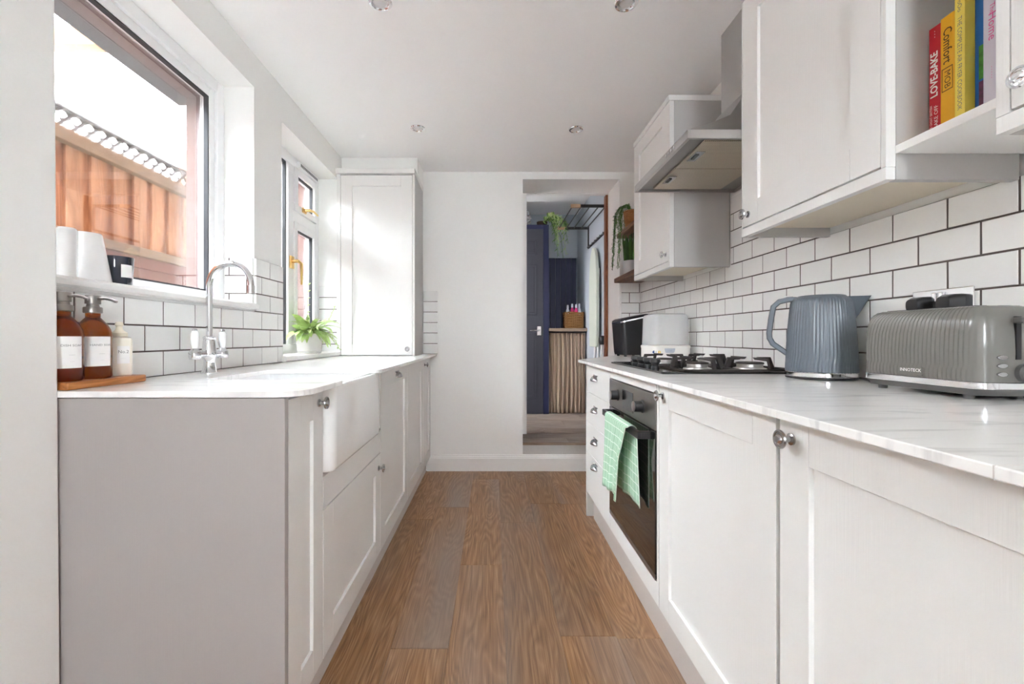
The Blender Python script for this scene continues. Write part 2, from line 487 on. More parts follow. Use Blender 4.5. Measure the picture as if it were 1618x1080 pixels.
# planks: columns 0.192 wide; butt joints measured where they show
col_x = [-1.109 + 0.192 * i for i in range(12)]
joint = {3: 2.56, 4: 1.497, 5: 2.05, 6: 2.52, 7: 2.81, 8: 1.549}
PLANK_CACHE = {}
def plank_mesh(w, l, th, mat, chamfer=0.0012):
    key = (round(w, 4), round(l, 4), mat)
    if key not in PLANK_CACHE:
        c = chamfer; m = MB()
        m.loft([[(0, 0, -th), (w, 0, -th), (w, l, -th), (0, l, -th)], [(0, 0, -c), (w, 0, -c), (w, l, -c), (0, l, -c)],
                [(c, c, 0), (w - c, c, 0), (w - c, l - c, 0), (c, l - c, 0)]], cap0=False)
        PLANK_CACHE[key] = m.mesh('plank', mat)
    return PLANK_CACHE[key]
def put_plank(parent, x, y, z, w, l, mat, th=0.004):
    o = bpy.data.objects.new('plank', plank_mesh(w, l, th, mat)); C.objects.link(o)
    o.parent = parent; o.location = Vector((x, y, z)) - BASE[parent]; BASE[o] = BASE[parent]
    return o
for i, x in enumerate(col_x):
    j = joint.get(i, 1.0 + (i * 0.37) % 1.2)
    y = j - 1.25 * 3
    while y < YB:
        y0, y1 = max(y, -0.3), min(y + 1.25, YB)
        if y1 - y0 > 0.02:
            put_plank(fl, x, y0, 0.0, 0.1915, round(y1 - y0 - 0.0006, 3), 'floor_oak')
        y += 1.25

wl = MB()
W1 = (1.06, 2.05, 1.17, 2.178)
W2 = (2.317, 3.16, 0.90, 2.15)
XO = -1.29
wl.box(XO, XL, 1.04, W1[1], 0, W1[2]).box(XO, XL, 1.04, W1[1], W1[3], ZC).box(XO, XL, 1.04, W1[0], W1[2], W1[3])
wl.box(XO, XL, W1[1], W2[0], 0, ZC).box(XO, XL, W2[0], W2[1], 0, W2[2]).box(XO, XL, W2[0], W2[1], W2[3], ZC).box(XO, XL, W2[1], YB, 0, ZC)
wall_left = struct(wl, 'wall_left', 'wall_paint', 'white left wall with the two windows over the sink run', 'wall')
wall_right = struct(MB().box(XR, 1.30, YREAR, YB, 0, ZC), 'wall_right', 'wall_paint', 'white right wall behind the hob run', 'wall')
DX0, DX1, DZ0, DZ1, DY1 = 0.232, 0.989, 0.212, 2.274, 3.90
wb = MB().box(-1.29, DX0, YB, DY1, 0, 2.60).box(DX0, DX1, YB, DY1, DZ1, 2.60).box(DX1, 1.30, YB, DY1, 0, 2.60)
wall_back = struct(wb, 'wall_back', 'wall_paint', 'white end wall with the doorway opening', 'wall')
step = struct(MB().box(DX0, DX1, YB, DY1, 0, DZ0 - 0.014), 'wall_step', 'concrete', 'rough white painted step up under the doorway', 'step')
SD0, SD1, SDZ = -1.75, -1.36, 2.12          # added side wall opening behind the camera, sized for fill light
def nib_piece(m, y0, y1, z0, z1):
    f = lambda z: -0.998 - 0.018 * z / ZC
    m.hexa([(-1.29, y0, z0), (f(z0), y0, z0), (f(z0), y1, z0), (-1.29, y1, z0)], [(-1.29, y0, z1), (f(z1), y0, z1), (f(z1), y1, z1), (-1.29, y1, z1)])
nib = MB()
nib_piece(nib, SD1, 1.04, 0, ZC); nib_piece(nib, SD0, SD1, SDZ, ZC); nib_piece(nib, YREAR, SD0, 0, ZC)
struct(nib, 'wall_nib', 'wall_paint', 'white projecting wall return at the near end of the sink run', 'wall', bevel=0.006)
struct(MB().box(-1.29, 1.30, YREAR, YB, ZC, ZC + 0.10), 'ceiling', 'ceiling_paint', 'white kitchen ceiling with recessed downlights', 'ceiling')
# rear of the room, behind the camera, with an added opening that lets in fill light
rw = MB().box(-1.29, RX0, YREAR - 0.1, YREAR, 0, ZC).box(RX1, 1.30, YREAR - 0.1, YREAR, 0, ZC).box(RX0, RX1, YREAR - 0.1, YREAR, 2.1, ZC).box(RX0, RX1, YREAR - 0.1, YREAR, 0, RZ0)
struct(rw, 'wall_rear', 'wall_paint', 'white rear wall with an added opening for fill light', 'wall')

# baseboard on the end wall
def baseboard(name, x0, x1):
    prof = [(YB, 0.0), (YB - 0.02, 0.0), (YB - 0.02, 0.098), (YB - 0.016, 0.104), (YB - 0.014, 0.112), (YB - 0.009, 0.118), (YB - 0.008, 0.126), (YB, 0.128)]
    return struct(MB().prism(prof, x0, x1, 'yz'), name, 'trim_paint', 'white moulded skirting along the end wall', 'skirting')
baseboard('baseboard_back', -0.515, 0.93)

# doorway lining at the far side of the opening
tr = MB().box(0.232, 0.288, DY1 - 0.05, DY1, DZ0 - 0.012, DZ1).box(0.288, 0.968, DY1 - 0.05, DY1, 2.268, DZ1)
struct(tr, 'trim_1', 'trim_paint', 'white lining of the doorway at its far side', 'trim')
tr = MB().box(0.968, 0.986, DY1 - 0.045, DY1 + 0.02, DZ0 - 0.012, 2.262)
struct(tr, 'trim_2', 'frame_pine', 'bare brown timber door edge on the doorway side', 'trim', bevel=0.002)
struct(MB().box(DX0, DX1, YB - 0.006, YB + 0.03, DZ0 - 0.013, DZ0 + 0.002), 'trim_3', 'shelf_ash', 'pale threshold strip on the edge of the step', 'trim', bevel=0.002)

# ------------------------------------------------------------------ tiles
TILE_CACHE = {}
def tile_mesh(w, h, th=0.009, c=0.0012):
    key = (round(w, 3), round(h, 3))
    if key not in TILE_CACHE:
        m = MB(); w2, h2 = w / 2, h / 2
        m.loft([[(-w2, -h2, 0), (w2, -h2, 0), (w2, h2, 0), (-w2, h2, 0)], [(-w2, -h2, th - c), (w2, -h2, th - c), (w2, h2, th - c), (-w2, h2, th - c)],
                [(-w2 + c, -h2 + c, th), (w2 - c, -h2 + c, th), (w2 - c, h2 - c, th), (-w2 + c, h2 - c, th)]], cap0=False)
        TILE_CACHE[key] = m.mesh('tile', 'tile_glaze')
    return TILE_CACHE[key]
def put_tile(parent, axis, plane, sign, uc, zc, w, h):
    o = bpy.data.objects.new('tile', tile_mesh(w, h)); C.objects.link(o); o.parent = parent; BASE[o] = BASE[parent]
    a, b = random.gauss(0, 0.004), random.gauss(0, 0.004)
    if axis == 'x':
        loc = Vector((plane, uc, zc)); n = Vector((sign, 0, 0)); u = Vector((0, sign, 0))
    else:
        loc = Vector((uc, plane, zc)); n = Vector((0, sign, 0)); u = Vector((-sign, 0, 0))
    R = Matrix((u, Vector((0, 0, 1)), n)).transposed()
    R = R @ Matrix.Rotation(a, 3, 'X') @ Matrix.Rotation(b, 3, 'Y')
    o.matrix_local = Matrix.Translation(loc - BASE[parent]) @ R.to_4x4()
    return o
G = 0.0045
def tile_field(parent, axis, plane, sign, u0, u1, z0, rows, pu, pz, ph_even, ph_odd, row0=0, ztop=None, grout=True):
    for r in range(row0, row0 + rows):
        za, zb = z0 + r * pz, z0 + (r + 1) * pz
        if ztop: zb = min(zb, ztop)
        if zb - za < 0.012: continue
        ph = ph_even if r % 2 == 0 else ph_odd
        k = math.floor((u0 - ph) / pu)
        while ph + k * pu < u1 - 1e-4:
            a, b = max(u0, ph + k * pu), min(u1, ph + (k + 1) * pu)
            if b - a > 0.014:
                put_tile(parent, axis, plane, sign, (a + b) / 2, (za + zb) / 2, round(b - a - G, 3), round(zb - za - G, 3))
            k += 1
    if grout:
        za, zb = z0 + row0 * pz, z0 + (row0 + rows) * pz
        if ztop: zb = min(zb, ztop)
        m = MB()
        if axis == 'x': m.box(plane, plane + sign * 0.0078, u0 + 0.003, u1 - 0.003, za, zb - 0.002)
        else: m.box(u0 + 0.003, u1 - 0.003, plane, plane + sign * 0.0078, za, zb - 0.002)
        m.build('grout', 'grout', parent)
PUR, PZR, ZR0 = 0.1555, 0.0800, 0.908
# row 4 joints pass 1.3684, row 3 joints pass 1.446
tile_field(wall_right, 'x', XR, -1, 0.25, YB, ZR0, 6, PUR, PZR, 1.3684, 1.4461)
tile_field(wall_right, 'x', XR, -1, 1.547, 2.174, ZR0, 4, PUR, PZR, 1.3684, 1.4461, row0=6)
tile_field(wall_right, 'x', XR, -1, 2.726, YB, ZR0, 1, PUR, PZR, 1.3684, 1.4461, row0=6, ztop=1.462)
PUL, PZL = 0.157, 0.0816
tile_field(wall_left, 'x', XL, 1, 1.045, W2[0], ZTL, 3, PUL, PZL, 1.9455, 1.8666)
tile_field(wall_left, 'x', XL, 1, W1[1], W2[0], ZTL, 3, PUL, PZL, 1.9455, 1.8666, row0=3)
tile_field(wall_left, 'y', W1[1], -1, -1.222, XL, ZTL, 3, PUL, PZL, -1.12, -1.20, row0=3, ztop=1.40)
tile_field(wall_left, 'y', W2[1], -1, -1.222, XL, ZTL, 6, PUL, PZL, -1.24, -1.24, row0=0)
tile_field(wall_back, 'y', YB, -1, -0.545, -0.43, ZTL, 6, PUL, PZL, -0.575, -0.575)
tile_field(wall_back, 'y', YB, -1, 1.0, XR - 0.01, ZR0, 7, PUR, PZR, 0.985, 1.063, ztop=1.462)

# ------------------------------------------------------------------ windows
XW = -1.225
def frame_boxes(y0, y1, z0, z1, wd, x0, x1, wb=None):
    wb = wb or wd
    return MB().box(x0, x1, y0, y0 + wd, z0, z1).box(x0, x1, y1 - wd, y1, z0, z1).box(x0, x1, y0 + wd, y1 - wd, z0, z0 + wb).box(x0, x1, y0 + wd, y1 - wd, z1 - wd, z1)
def pane_with_gasket(root, y0, y1, z0, z1, x):
    g = frame_boxes(y0, y1, z0, z1, 0.006, x - 0.02, x - 0.001).build('gasket', 'gasket', root)
    MB().box(x - 0.026, x - 0.020, y0, y1, z0, z1).build('pane', 'window_glass', root)
w1 = thing('window_1', 'large white framed window over the sink looking out on the fence', 'window', ((XW + XO) / 2, 1.555, 1.19), kind='structure')
frame_boxes(1.06, 2.05, 1.19, 2.178, 0.052, XO, XW, 0.022).build('window_frame', 'upvc', w1, bevel=0.004)
frame_boxes(1.112, 1.998, 1.212, 2.126, 0.038, XO + 0.01, XW - 0.012, 0.026).build('sash', 'upvc', w1, bevel=0.004)
pane_with_gasket(w1, 1.150, 1.960, 1.238, 2.088, XW - 0.014)
sill = MB().prism([(-1.29, 1.172), (-1.075, 1.163), (-1.066, 1.168), (-1.064, 1.182), (-1.072, 1.190), (-1.29, 1.190)], 1.062, 2.048, 'xz')
sill.box(-1.09, -1.066, 1.045, 1.062, 1.163, 1.190)
s = sill.build('window_sill', 'trim_paint', w1)
w2 = thing('window_2', 'white framed window with gold handles beside the tall cupboard', 'window', ((XW + XO) / 2, 2.74, 0.94), kind='structure')
frame_boxes(2.317, 3.16, 0.94, 2.15, 0.058, XO, XW).build('window_frame', 'upvc', w2, bevel=0.004)
MB().box(XO, XW, 2.690, 2.762, 0.998, 2.092).build('mullion', 'upvc', w2, bevel=0.004)
MB().box(XO, XW, 2.762, 3.102, 1.755, 1.820).build('transom', 'upvc', w2, bevel=0.004)
pane_with_gasket(w2, 2.375, 2.690, 0.998, 2.092, XW - 0.014)
frame_boxes(2.764, 3.100, 1.000, 1.752, 0.040, XO + 0.012, XW + 0.008).build('sash', 'upvc', w2, bevel=0.004)
pane_with_gasket(w2, 2.804, 3.060, 1.040, 1.712, XW - 0.006)
vs_ = frame_boxes(2.764, 3.100, 1.822, 2.090, 0.040, XO + 0.012, XW + 0.012).build('vent_sash', 'upvc', w2, bevel=0.004)
pane_with_gasket(w2, 2.804, 3.060, 1.862, 2.050, XW - 0.004)
tv = MB().box(XW, XW + 0.022, 2.80, 3.09, 2.098, 2.132).build('trickle_vent', 'upvc', w2, bevel=0.004)
for k in range(14):
    y = 2.815 + k * 0.0195
    MB().box(XW + 0.021, XW + 0.0228, y, y + 0.012, 2.106, 2.124).build('vent_slot', 'gasket', tv)
# gold handles: one upright on the mullion, one along the vent sash
h = MB().box(XW, XW + 0.012, 2.700, 2.745, 1.455, 1.530).build('handle', 'brass', w2, bevel=0.003)
MB().tube([(XW + 0.01, 2.722, 1.50), (XW + 0.045, 2.725, 1.50), (XW + 0.058, 2.735, 1.485), (XW + 0.056, 2.745, 1.44), (XW + 0.054, 2.748, 1.36)], [0.011, 0.011, 0.010, 0.008, 0.006], 10).build('lever', 'brass', h, smooth=True)
h = MB().box(XW + 0.012, XW + 0.024, 2.85, 2.90, 1.832, 1.862).build('handle', 'brass', w2, bevel=0.003)
MB().tube([(XW + 0.024, 2.872, 1.848), (XW + 0.05, 2.880, 1.850), (XW + 0.058, 2.92, 1.855), (XW + 0.055, 3.00, 1.850)], [0.010, 0.010, 0.008, 0.006], 10).build('lever', 'brass', h, smooth=True)
MB().prism([(-1.285, 0.912), (-1.062, 0.912), (-1.056, 0.920), (-1.058, 0.936), (-1.066, 0.941), (-1.285, 0.941)], 2.300, 3.116, 'xz').build('window_sill', 'trim_paint', w2)

# ------------------------------------------------------------------ outside
struct(MB().box(-7, -1.29, -12, 12, -0.2, -0.1).box(-1.29, 7, -12, YREAR - 0.11, -0.2, -0.1), 'ground', 'paving', 'grey paved ground outside the windows', 'ground')
ow = MB()  # real round the windows; upper storey and extra length added to shade the fence
o1, o2 = (1.0, 2.0, 1.19, 2.10), (2.36, 3.11, 0.93, 2.12)
X0, X1 = -1.365, -1.292
ow.box(X0, X1, -1.36, o1[0], -0.1, 6.0).box(X0, X1, -1.75, -1.36, 2.12, 6.0).box(X0, X1, -4.5, -1.75, -0.1, 6.0).box(X0, X1, o1[0], o1[1], -0.1, o1[2]).box(X0, X1, o1[0], o1[1], o1[3], 6.0).box(X0, X1, o1[1], o2[0], -0.1, 6.0)
ow.box(X0, X1, o2[0], o2[1], -0.1, o2[2]).box(X0, X1, o2[0], o2[1], o2[3], 6.0).box(X0, X1, o2[1], 3.9, -0.1, 6.0)
ow.box(X0, X1, 3.9, 5.2, 2.6, 6.0).box(X0, X1, 5.2, 9.0, -0.1, 6.0)
struct(ow, 'wall_outer', 'outer_brick', 'pinkish outer face of the wall round the windows, with unseen height added to shade the fence', 'wall')
struct(MB().box(-1.44, -1.366, 0.2, 2.06, 2.098, 2.19), 'trim_4', 'gutter_grey', 'grey granular drip edge above the big window', 'trim')
struct(MB().box(-1.40, 1.34, YREAR, 6.2, 2.62, 2.72), 'roof', 'roof_felt', 'dark flat roof over the kitchen', 'roof')

XFN = -2.5
fence = thing('garden_fence', 'orange brown boarded garden fence with lattice top outside the big window', 'fence', (XFN, -0.15, 1.60))
FB = MB().box(-0.009, 0.009, -0.046, 0.046, 0, 0.66)
fb_mesh = FB.mesh('board', 'fence_wood')
y = -4.4; k = 0
while y < 4.05:
    o = bpy.data.objects.new('board', fb_mesh); C.objects.link(o); o.parent = fence; BASE[o] = BASE[fence]
    o.location = Vector((XFN + (0.010 if k % 2 else -0.009), y, 1.60)) - BASE[fence]
    o.rotation_euler = (random.gauss(0, 0.002), 0, random.gauss(0, 0.02))
    y += 0.083; k += 1
MB().box(XFN + 0.02, XFN + 0.075, -4.4, 4.1, 2.155, 2.235).build('top_rail', 'rail_wood', fence, bevel=0.004)
MB().box(XFN + 0.02, XFN + 0.075, -4.4, 4.1, 1.60, 1.66).build('bottom_rail', 'rail_wood', fence, bevel=0.004)
MB().box(XFN - 0.02, XFN + 0.02, -4.4, 4.1, 2.362, 2.385).build('lattice_cap', 'lattice_wood', fence)
lat = MB()
y = -4.4
while y < 4.1:
    for sgn in (1, -1):
        a, b = (y, y + 0.13) if sgn > 0 else (y + 0.13, y)
        w = 0.014; xo = 0.006 * sgn
        lat.hexa([(XFN + xo - 0.004, a - w, 2.235), (XFN + xo + 0.004, a - w, 2.235), (XFN + xo + 0.004, a + w, 2.235), (XFN + xo - 0.004, a + w, 2.235)],
                 [(XFN + xo - 0.004, b - w, 2.365), (XFN + xo + 0.004, b - w, 2.365), (XFN + xo + 0.004, b + w, 2.365), (XFN + xo - 0.004, b + w, 2.365)])
    y += 0.088
lat.build('lattice', 'lattice_wood', fence, kind='stuff')
MB().box(XFN - 0.05, XFN + 0.04, 3.66, 3.75, 1.60, 2.56).build('post', 'fence_wood', fence, bevel=0.004)
gw = MB().box(XFN - 0.10, XFN + 0.03, -4.5, 4.2, -0.1, 1.52).box(XFN - 0.12, XFN + 0.05, -4.5, 4.2, 1.522, 1.598)
tag(gw.build('garden_wall', 'terracotta_wall', bevel=0.004), 'terracotta coloured garden wall under the boarded fence', 'wall', kind='structure')
tag(MB().box(XFN - 0.3, XFN + 0.1, 4.22, 9.5, -0.1, 6.5).build('neighbour_wall', 'render_pink'), 'pale pink neighbouring wall seen through the far window', 'wall', kind='structure')  # upper part raised out of view to cut skylight through the far window
beam = thing('pergola', 'brown timber pergola beam crossing above the fence outside', 'pergola', (-2.9, 2.62, -0.1))
MB().box(-4.4, -1.366, 2.58, 2.66, 2.72, 2.83).build('beam', 'fence_wood', beam, bevel=0.004)
MB().box(-4.35, -4.25, 2.57, 2.67, -0.1, 2.72).build('post', 'fence_wood', beam, bevel=0.004)

# ------------------------------------------------------------------ cabinet helpers
def fbox(mb, axis, plane, sign, u0, u1, z0, z1, d0, d1):
    """box seen from the front: d0..d1 measured inwards from the front plane"""
    a, b = plane - sign * d0, plane - sign * d1
    return mb.box(a, b, u0, u1, z0, z1) if axis == 'x' else mb.box(u0, u1, a, b, z0, z1)
def shaker(root, axis, plane, sign, u0, u1, z0, z1, st=0.078, rl=0.075, mat='cabinet_paint', name='door'):
    g = 0.0005; th = 0.02
    fr = MB()
    fbox(fr, axis, plane, sign, u0, u0 + st, z0, z1, 0, th)
    fbox(fr, axis, plane, sign, u1 - st, u1, z0, z1, 0, th)
    fbox(fr, axis, plane, sign, u0 + st + g, u1 - st - g, z0, z0 + rl, 0, th)
    fbox(fr, axis, plane, sign, u0 + st + g, u1 - st - g, z1 - rl, z1, 0, th)
    d = fr.build(name, mat, root, bevel=0.0009)
    p = MB(); fbox(p, axis, plane, sign, u0 + st - 0.004, u1 - st + 0.004, z0 + rl - 0.004, z1 - rl + 0.004, 0.0095, 0.0185)
    p.build('door_panel', mat, d)
    return d
def knob(parent, pos, n, mat='pewter', s=1.0):
    m = MB().lathe([(0.011 * s, 0), (0.011 * s, 0.003), (0.006 * s, 0.006), (0.0055 * s, 0.016), (0.009 * s, 0.018), (0.0165 * s, 0.0195), (0.0175 * s, 0.0215), (0.0165 * s, 0.0245),
                    (0.0135 * s, 0.0245), (0.0125 * s, 0.0232), (0.0095 * s, 0.0235), (0.0085 * s, 0.026), (0.006 * s, 0.0285), (0.0, 0.029)], pos, n, 24)
    k = m.build('knob', mat, parent, smooth=True, angle=30)
    k['label'] = 'round ringed metal knob'
    return k
def cup_pull(parent, pos, axis_sign, mat='pewter', w=0.042, hgt=0.026, out=0.026):
    """quarter dome, open underneath, on a face with normal axis_sign * x"""
    rows = []
    for i in range(7):
        th = (PI / 2) * i / 6
        row = []
        for k in range(13):
            ph = PI * k / 12
            row.append((pos[0] + axis_sign * (0.001 + out * math.sin(ph) * math.cos(th)), pos[1] + w * math.cos(ph), pos[2] + hgt * math.sin(ph) * math.sin(th)))
        rows.append(row)
    m = MB().grid(rows)
    o = m.build('cup_handle', mat, parent, smooth=True, solid=0.0025, angle=60)
    o['label'] = 'silver cup pull handle'
    bp = MB(); x0 = pos[0]
    bp.box(x0, x0 + axis_sign * 0.002, pos[1] - w - 0.004, pos[1] + w + 0.004, pos[2] + hgt - 0.002, pos[2] + hgt + 0.005)
    bp.build('backplate', mat, o)
    return o

# ------------------------------------------------------------------ right run: base units
ZB, ZT = 0.147, 0.885
XBACK = 1.10
RU = thing('drawer_unit', 'pale grey base unit of four drawers with silver cup handles', 'drawer unit', (0.83, 2.36, 0.0))
MB().prism([(XFR + 0.022, 2.094), (XFR + 0.022, 2.612), (0.94, 3.32), (XBACK, 3.45), (XBACK, 2.094)], ZB, ZT).build('body', 'cabinet_side', RU)
MB().box(XFR, XFR + 0.06, 2.612, 2.632, 0.0, ZT).build('end_leg', 'cabinet_paint', RU, bevel=0.001)
for a, b, hz in ((0.147, 0.384, 0.337), (0.386, 0.555, 0.470), (0.557, 0.726, 0.638), (0.728, 0.884, 0.806)):
    d = MB(); fbox(d, 'x', XFR, -1, 2.094, 2.611, a, b, 0, 0.02)
    d = d.build('drawer', 'cabinet_paint', RU, bevel=0.0012)
    cup_pull(d, (XFR, 2.385, hz), -1)

OH = thing('oven_housing', 'pale grey filler strips above and below the built-in oven', 'filler panels', (0.56, 1.79, 0.147))
m = MB(); fbox(m, 'x', XFR, -1, 1.500, 2.090, 0.849, 0.884, 0, 0.02); m.build('top_strip', 'cabinet_paint', OH, bevel=0.001)
m = MB(); fbox(m, 'x', XFR, -1, 1.478, 2.090, 0.147, 0.222, 0, 0.02); m.build('bottom_strip', 'cabinet_paint', OH, bevel=0.001)
m = MB(); fbox(m, 'x', XFR, -1, 1.478, 1.496, 0.222, 0.884, 0, 0.02); m.build('side_strip', 'cabinet_paint', OH, bevel=0.001)

OV = thing('oven', 'stainless and black glass built-in oven with two dials', 'oven', (0.80, 1.795, 0.225))
MB().box(XFR + 0.02, 1.08, 1.505, 2.085, 0.225, 0.846).build('body', 'black_metal', OV)
p = MB().box(XFR - 0.004, XFR + 0.02, 1.500, 2.088, 0.724, 0.846).build('control_panel', 'oven_steel', OV, bevel=0.002)
MB().box(XFR - 0.0055, XFR - 0.004, 1.735, 1.875, 0.742, 0.820).build('display', 'black_gloss', p)
for yy in (1.945, 1.625):
    k = MB().lathe([(0.024, 0), (0.024, 0.004), (0.021, 0.006), (0.020, 0.030), (0.018, 0.032)], (XFR - 0.004, yy, 0.787), (-1, 0, 0), 24).build('dial', 'knob_black', p, smooth=True)
    MB().lathe([(0.0185, 0), (0.0185, 0.003), (0.016, 0.004), (0.0, 0.0042)], (XFR - 0.036, yy, 0.787), (-1, 0, 0), 24).build('dial_cap', 'steel', p, smooth=True)
d = MB().box(XFR - 0.004, XFR + 0.02, 1.500, 2.088, 0.228, 0.720).build('oven_door', 'oven_glass', OV, bevel=0.002)
MB().box(XFR - 0.0045, XFR + 0.021, 1.500, 2.088, 0.224, 0.244).build('door_trim', 'oven_steel', d, bevel=0.001)
hd = MB().box(0.4965, 0.5085, 1.545, 2.045, 0.686, 0.712).box(0.5085, XFR - 0.004, 1.545, 1.563, 0.686, 0.712).box(0.5085, XFR - 0.004, 2.027, 2.045, 0.686, 0.712)
hd.build('handle', 'black_plastic', d, bevel=0.0015)

def right_base(y0, y1, knob_y, label):
    r = thing('base_cabinet', label, 'cabinet', ((XFR + XBACK) / 2, (y0 + y1) / 2, ZB), group='base cabinets along the hob run')
    MB().box(XFR + 0.022, XBACK, y0 + 0.001, y1 - 0.001, ZB, ZT).build('body', 'cabinet_side', r)
    d = shaker(r, 'x', XFR, -1, y0 + 0.002, y1 - 0.002, ZB, ZT)
    knob(d, (XFR, knob_y, 0.849), (-1, 0, 0))
    return r
right_base(0.864, 1.476, 1.440, 'pale grey shaker base cabinet beside the oven')
right_base(0.250, 0.856, 0.820, 'pale grey shaker base cabinet under the toaster, closest to the camera')
pl = MB().prism([(XFR + 0.034, 0.1), (XFR + 0.034, 2.58), (XFR + 0.054, 2.58), (XFR + 0.054, 0.1)], 0, ZB - 0.002)
tag(pl.build('plinth', 'plinth_paint'), 'off white plinth strip below the oven and hob run', 'plinth')

# right worktop with an angled far end
wt = MB().prism(rounded([(0.505, 0.24), (0.505, 2.675), (0.93, 3.38), (0.95, YB - 0.002), (XR - 0.010, YB - 0.002), (XR - 0.010, 0.24)], [0, 0.012, 0.05, 0, 0, 0]), ZTR - 0.015, ZTR)
WR = thing('worktop', 'white marble effect worktop carrying the hob, kettle and toaster', 'worktop', (0.83, 1.8, ZTR - 0.015))
wt.build('slab', 'worktop_marble', WR, bevel=0.0018)
MB().box(0.5045, XR - 0.011, 0.4525, 0.4537, ZTR - 0.0151, ZTR + 0.0002).build('joint', 'plinth_paint', WR)

# ------------------------------------------------------------------ left run: base units
ZBL, ZTL_U = 0.115, 0.893
XBL = -1.06
tag(MB().box(-1.085, XFL + 0.001, 1.045, 1.063, 0.0, ZTL_U).build('end_panel', 'end_panel_shaded', bevel=0.001), 'end panel with shade put into its colour, closing the near end of the sink run', 'end panel')
def left_base(name, y0, y1, label, z1=ZTL_U - 0.006, stile=0.078, kn=None, cup=None, body_top=ZTL_U, yb=None):
    r = thing(name, label, 'cabinet', ((XFL + XBL) / 2, (y0 + y1) / 2, ZBL), group='base cabinets along the sink run')
    MB().box(XBL, XFL - 0.022, y0 + 0.001, yb or y1 - 0.001, ZBL, body_top).build('body', 'cabinet_side', r)
    d = shaker(r, 'x', XFL, 1, y0 + 0.0015, y1 - 0.0015, ZBL, z1, st=stile)
    if kn: knob(d, (XFL, kn[0], kn[1]), (1, 0, 0))
    if cup: cup_pull(d, (XFL, cup[0], cup[1]), 1, w=0.036)
    return r
left_base('base_cabinet', 1.066, 1.283, 'narrow grey shaker base cabinet next to the end panel', stile=0.068, kn=(1.250, 0.853))
sb = left_base('sink_cabinet', 1.285, 1.938, 'grey shaker cabinet under the white butler sink', z1=0.540, kn=(1.900, 0.484), body_top=0.636)
m = MB(); fbox(m, 'x', XFL, 1, 1.287, 1.936, 0.545, 0.637, 0, 0.02); m.build('rail', 'cabinet_paint', sb, bevel=0.001)
m = MB(); fbox(m, 'x', XFL, 1, 1.850, 1.936, 0.648, 0.887, 0, 0.02); m.build('filler', 'cabinet_paint', sb, bevel=0.001)
left_base('base_cabinet', 1.940, 2.550, 'grey shaker base cabinet with a cup handle just past the sink', cup=(2.27, 0.838))
left_base('base_cabinet', 2.552, 3.130, 'grey shaker base cabinet under the tall cupboard, second from the end wall')
left_base('base_cabinet', 3.132, 3.485, 'narrow grey shaker base cabinet touching the end wall', kn=(3.175, 0.845))
tag(MB().box(-0.54, -0.52, 1.045, 3.488, 0, ZBL - 0.002).build('plinth', 'plinth_paint'), 'grey plinth strip below the sink run', 'plinth')

# worktop, notched round the butler sink
CUT0, CUT1, CUTX = 1.330, 1.758, -0.868
poly = [(-1.078, 1.040), (-0.440, 1.040), (-0.440, CUT0), (CUTX, CUT0), (CUTX, CUT1), (-0.440, CUT1), (-0.440, YB - 0.002), (-1.078, YB - 0.002)]
wt = MB().prism(rounded(poly, [0, 0.085, 0.022, 0.05, 0.05, 0.03, 0.0, 0], 8), ZTL - 0.015, ZTL)
WL = thing('worktop', 'white worktop notched round the butler sink', 'worktop', (-0.77, 2.3, ZTL - 0.015))
wt.build('slab', 'worktop_marble', WL, bevel=0.0018)
# butler sink
SK = thing('butler_sink', 'glossy white ceramic butler sink with exposed front', 'sink', (-0.70, 1.567, 0.642))
xo0, xo1, yo0, yo1, zs0, zs1 = -0.935, -0.460, 1.292, 1.842, 0.642, 0.8935
def ring(x0, x1, y0, y1, r, z):
    return [(p[0], p[1], z) for p in rrect((x0 + x1) / 2, (y0 + y1) / 2, x1 - x0, y1 - y0, r, 6)]
rings = [ring(xo0 + 0.012, xo1 - 0.012, yo0 + 0.012, yo1 - 0.012, 0.03, zs0), ring(xo0 + 0.004, xo1 - 0.004, yo0 + 0.004, yo1 - 0.004, 0.034, zs0 + 0.004), ring(xo0, xo1, yo0, yo1, 0.036, zs0 + 0.014),
         ring(xo0, xo1, yo0, yo1, 0.036, zs1 - 0.008), ring(xo0 + 0.003, xo1 - 0.003, yo0 + 0.003, yo1 - 0.003, 0.034, zs1 - 0.001), ring(xo0 + 0.010, xo1 - 0.010, yo0 + 0.010, yo1 - 0.010, 0.03, zs1),
         ring(xo0 + 0.030, xo1 - 0.026, yo0 + 0.028, yo1 - 0.028, 0.03, zs1), ring(xo0 + 0.036, xo1 - 0.032, yo0 + 0.034, yo1 - 0.034, 0.03, zs1 - 0.006), ring(xo0 + 0.042, xo1 - 0.038, yo0 + 0.040, yo1 - 0.040, 0.035, zs0 + 0.06),
         ring(xo0 + 0.07, xo1 - 0.066, yo0 + 0.068, yo1 - 0.068, 0.04, zs0 + 0.035)]
MB().loft(rings).build('basin', 'porcelain', SK, smooth=True, angle=50)
MB().lathe([(0.042, 0), (0.042, 0.003), (0.030, 0.004), (0.026, 0.001), (0.0, 0.001)], (-0.70, 1.54, zs0 + 0.0352), (0, 0, 1), 24).build('drain', 'chrome', SK, smooth=True)

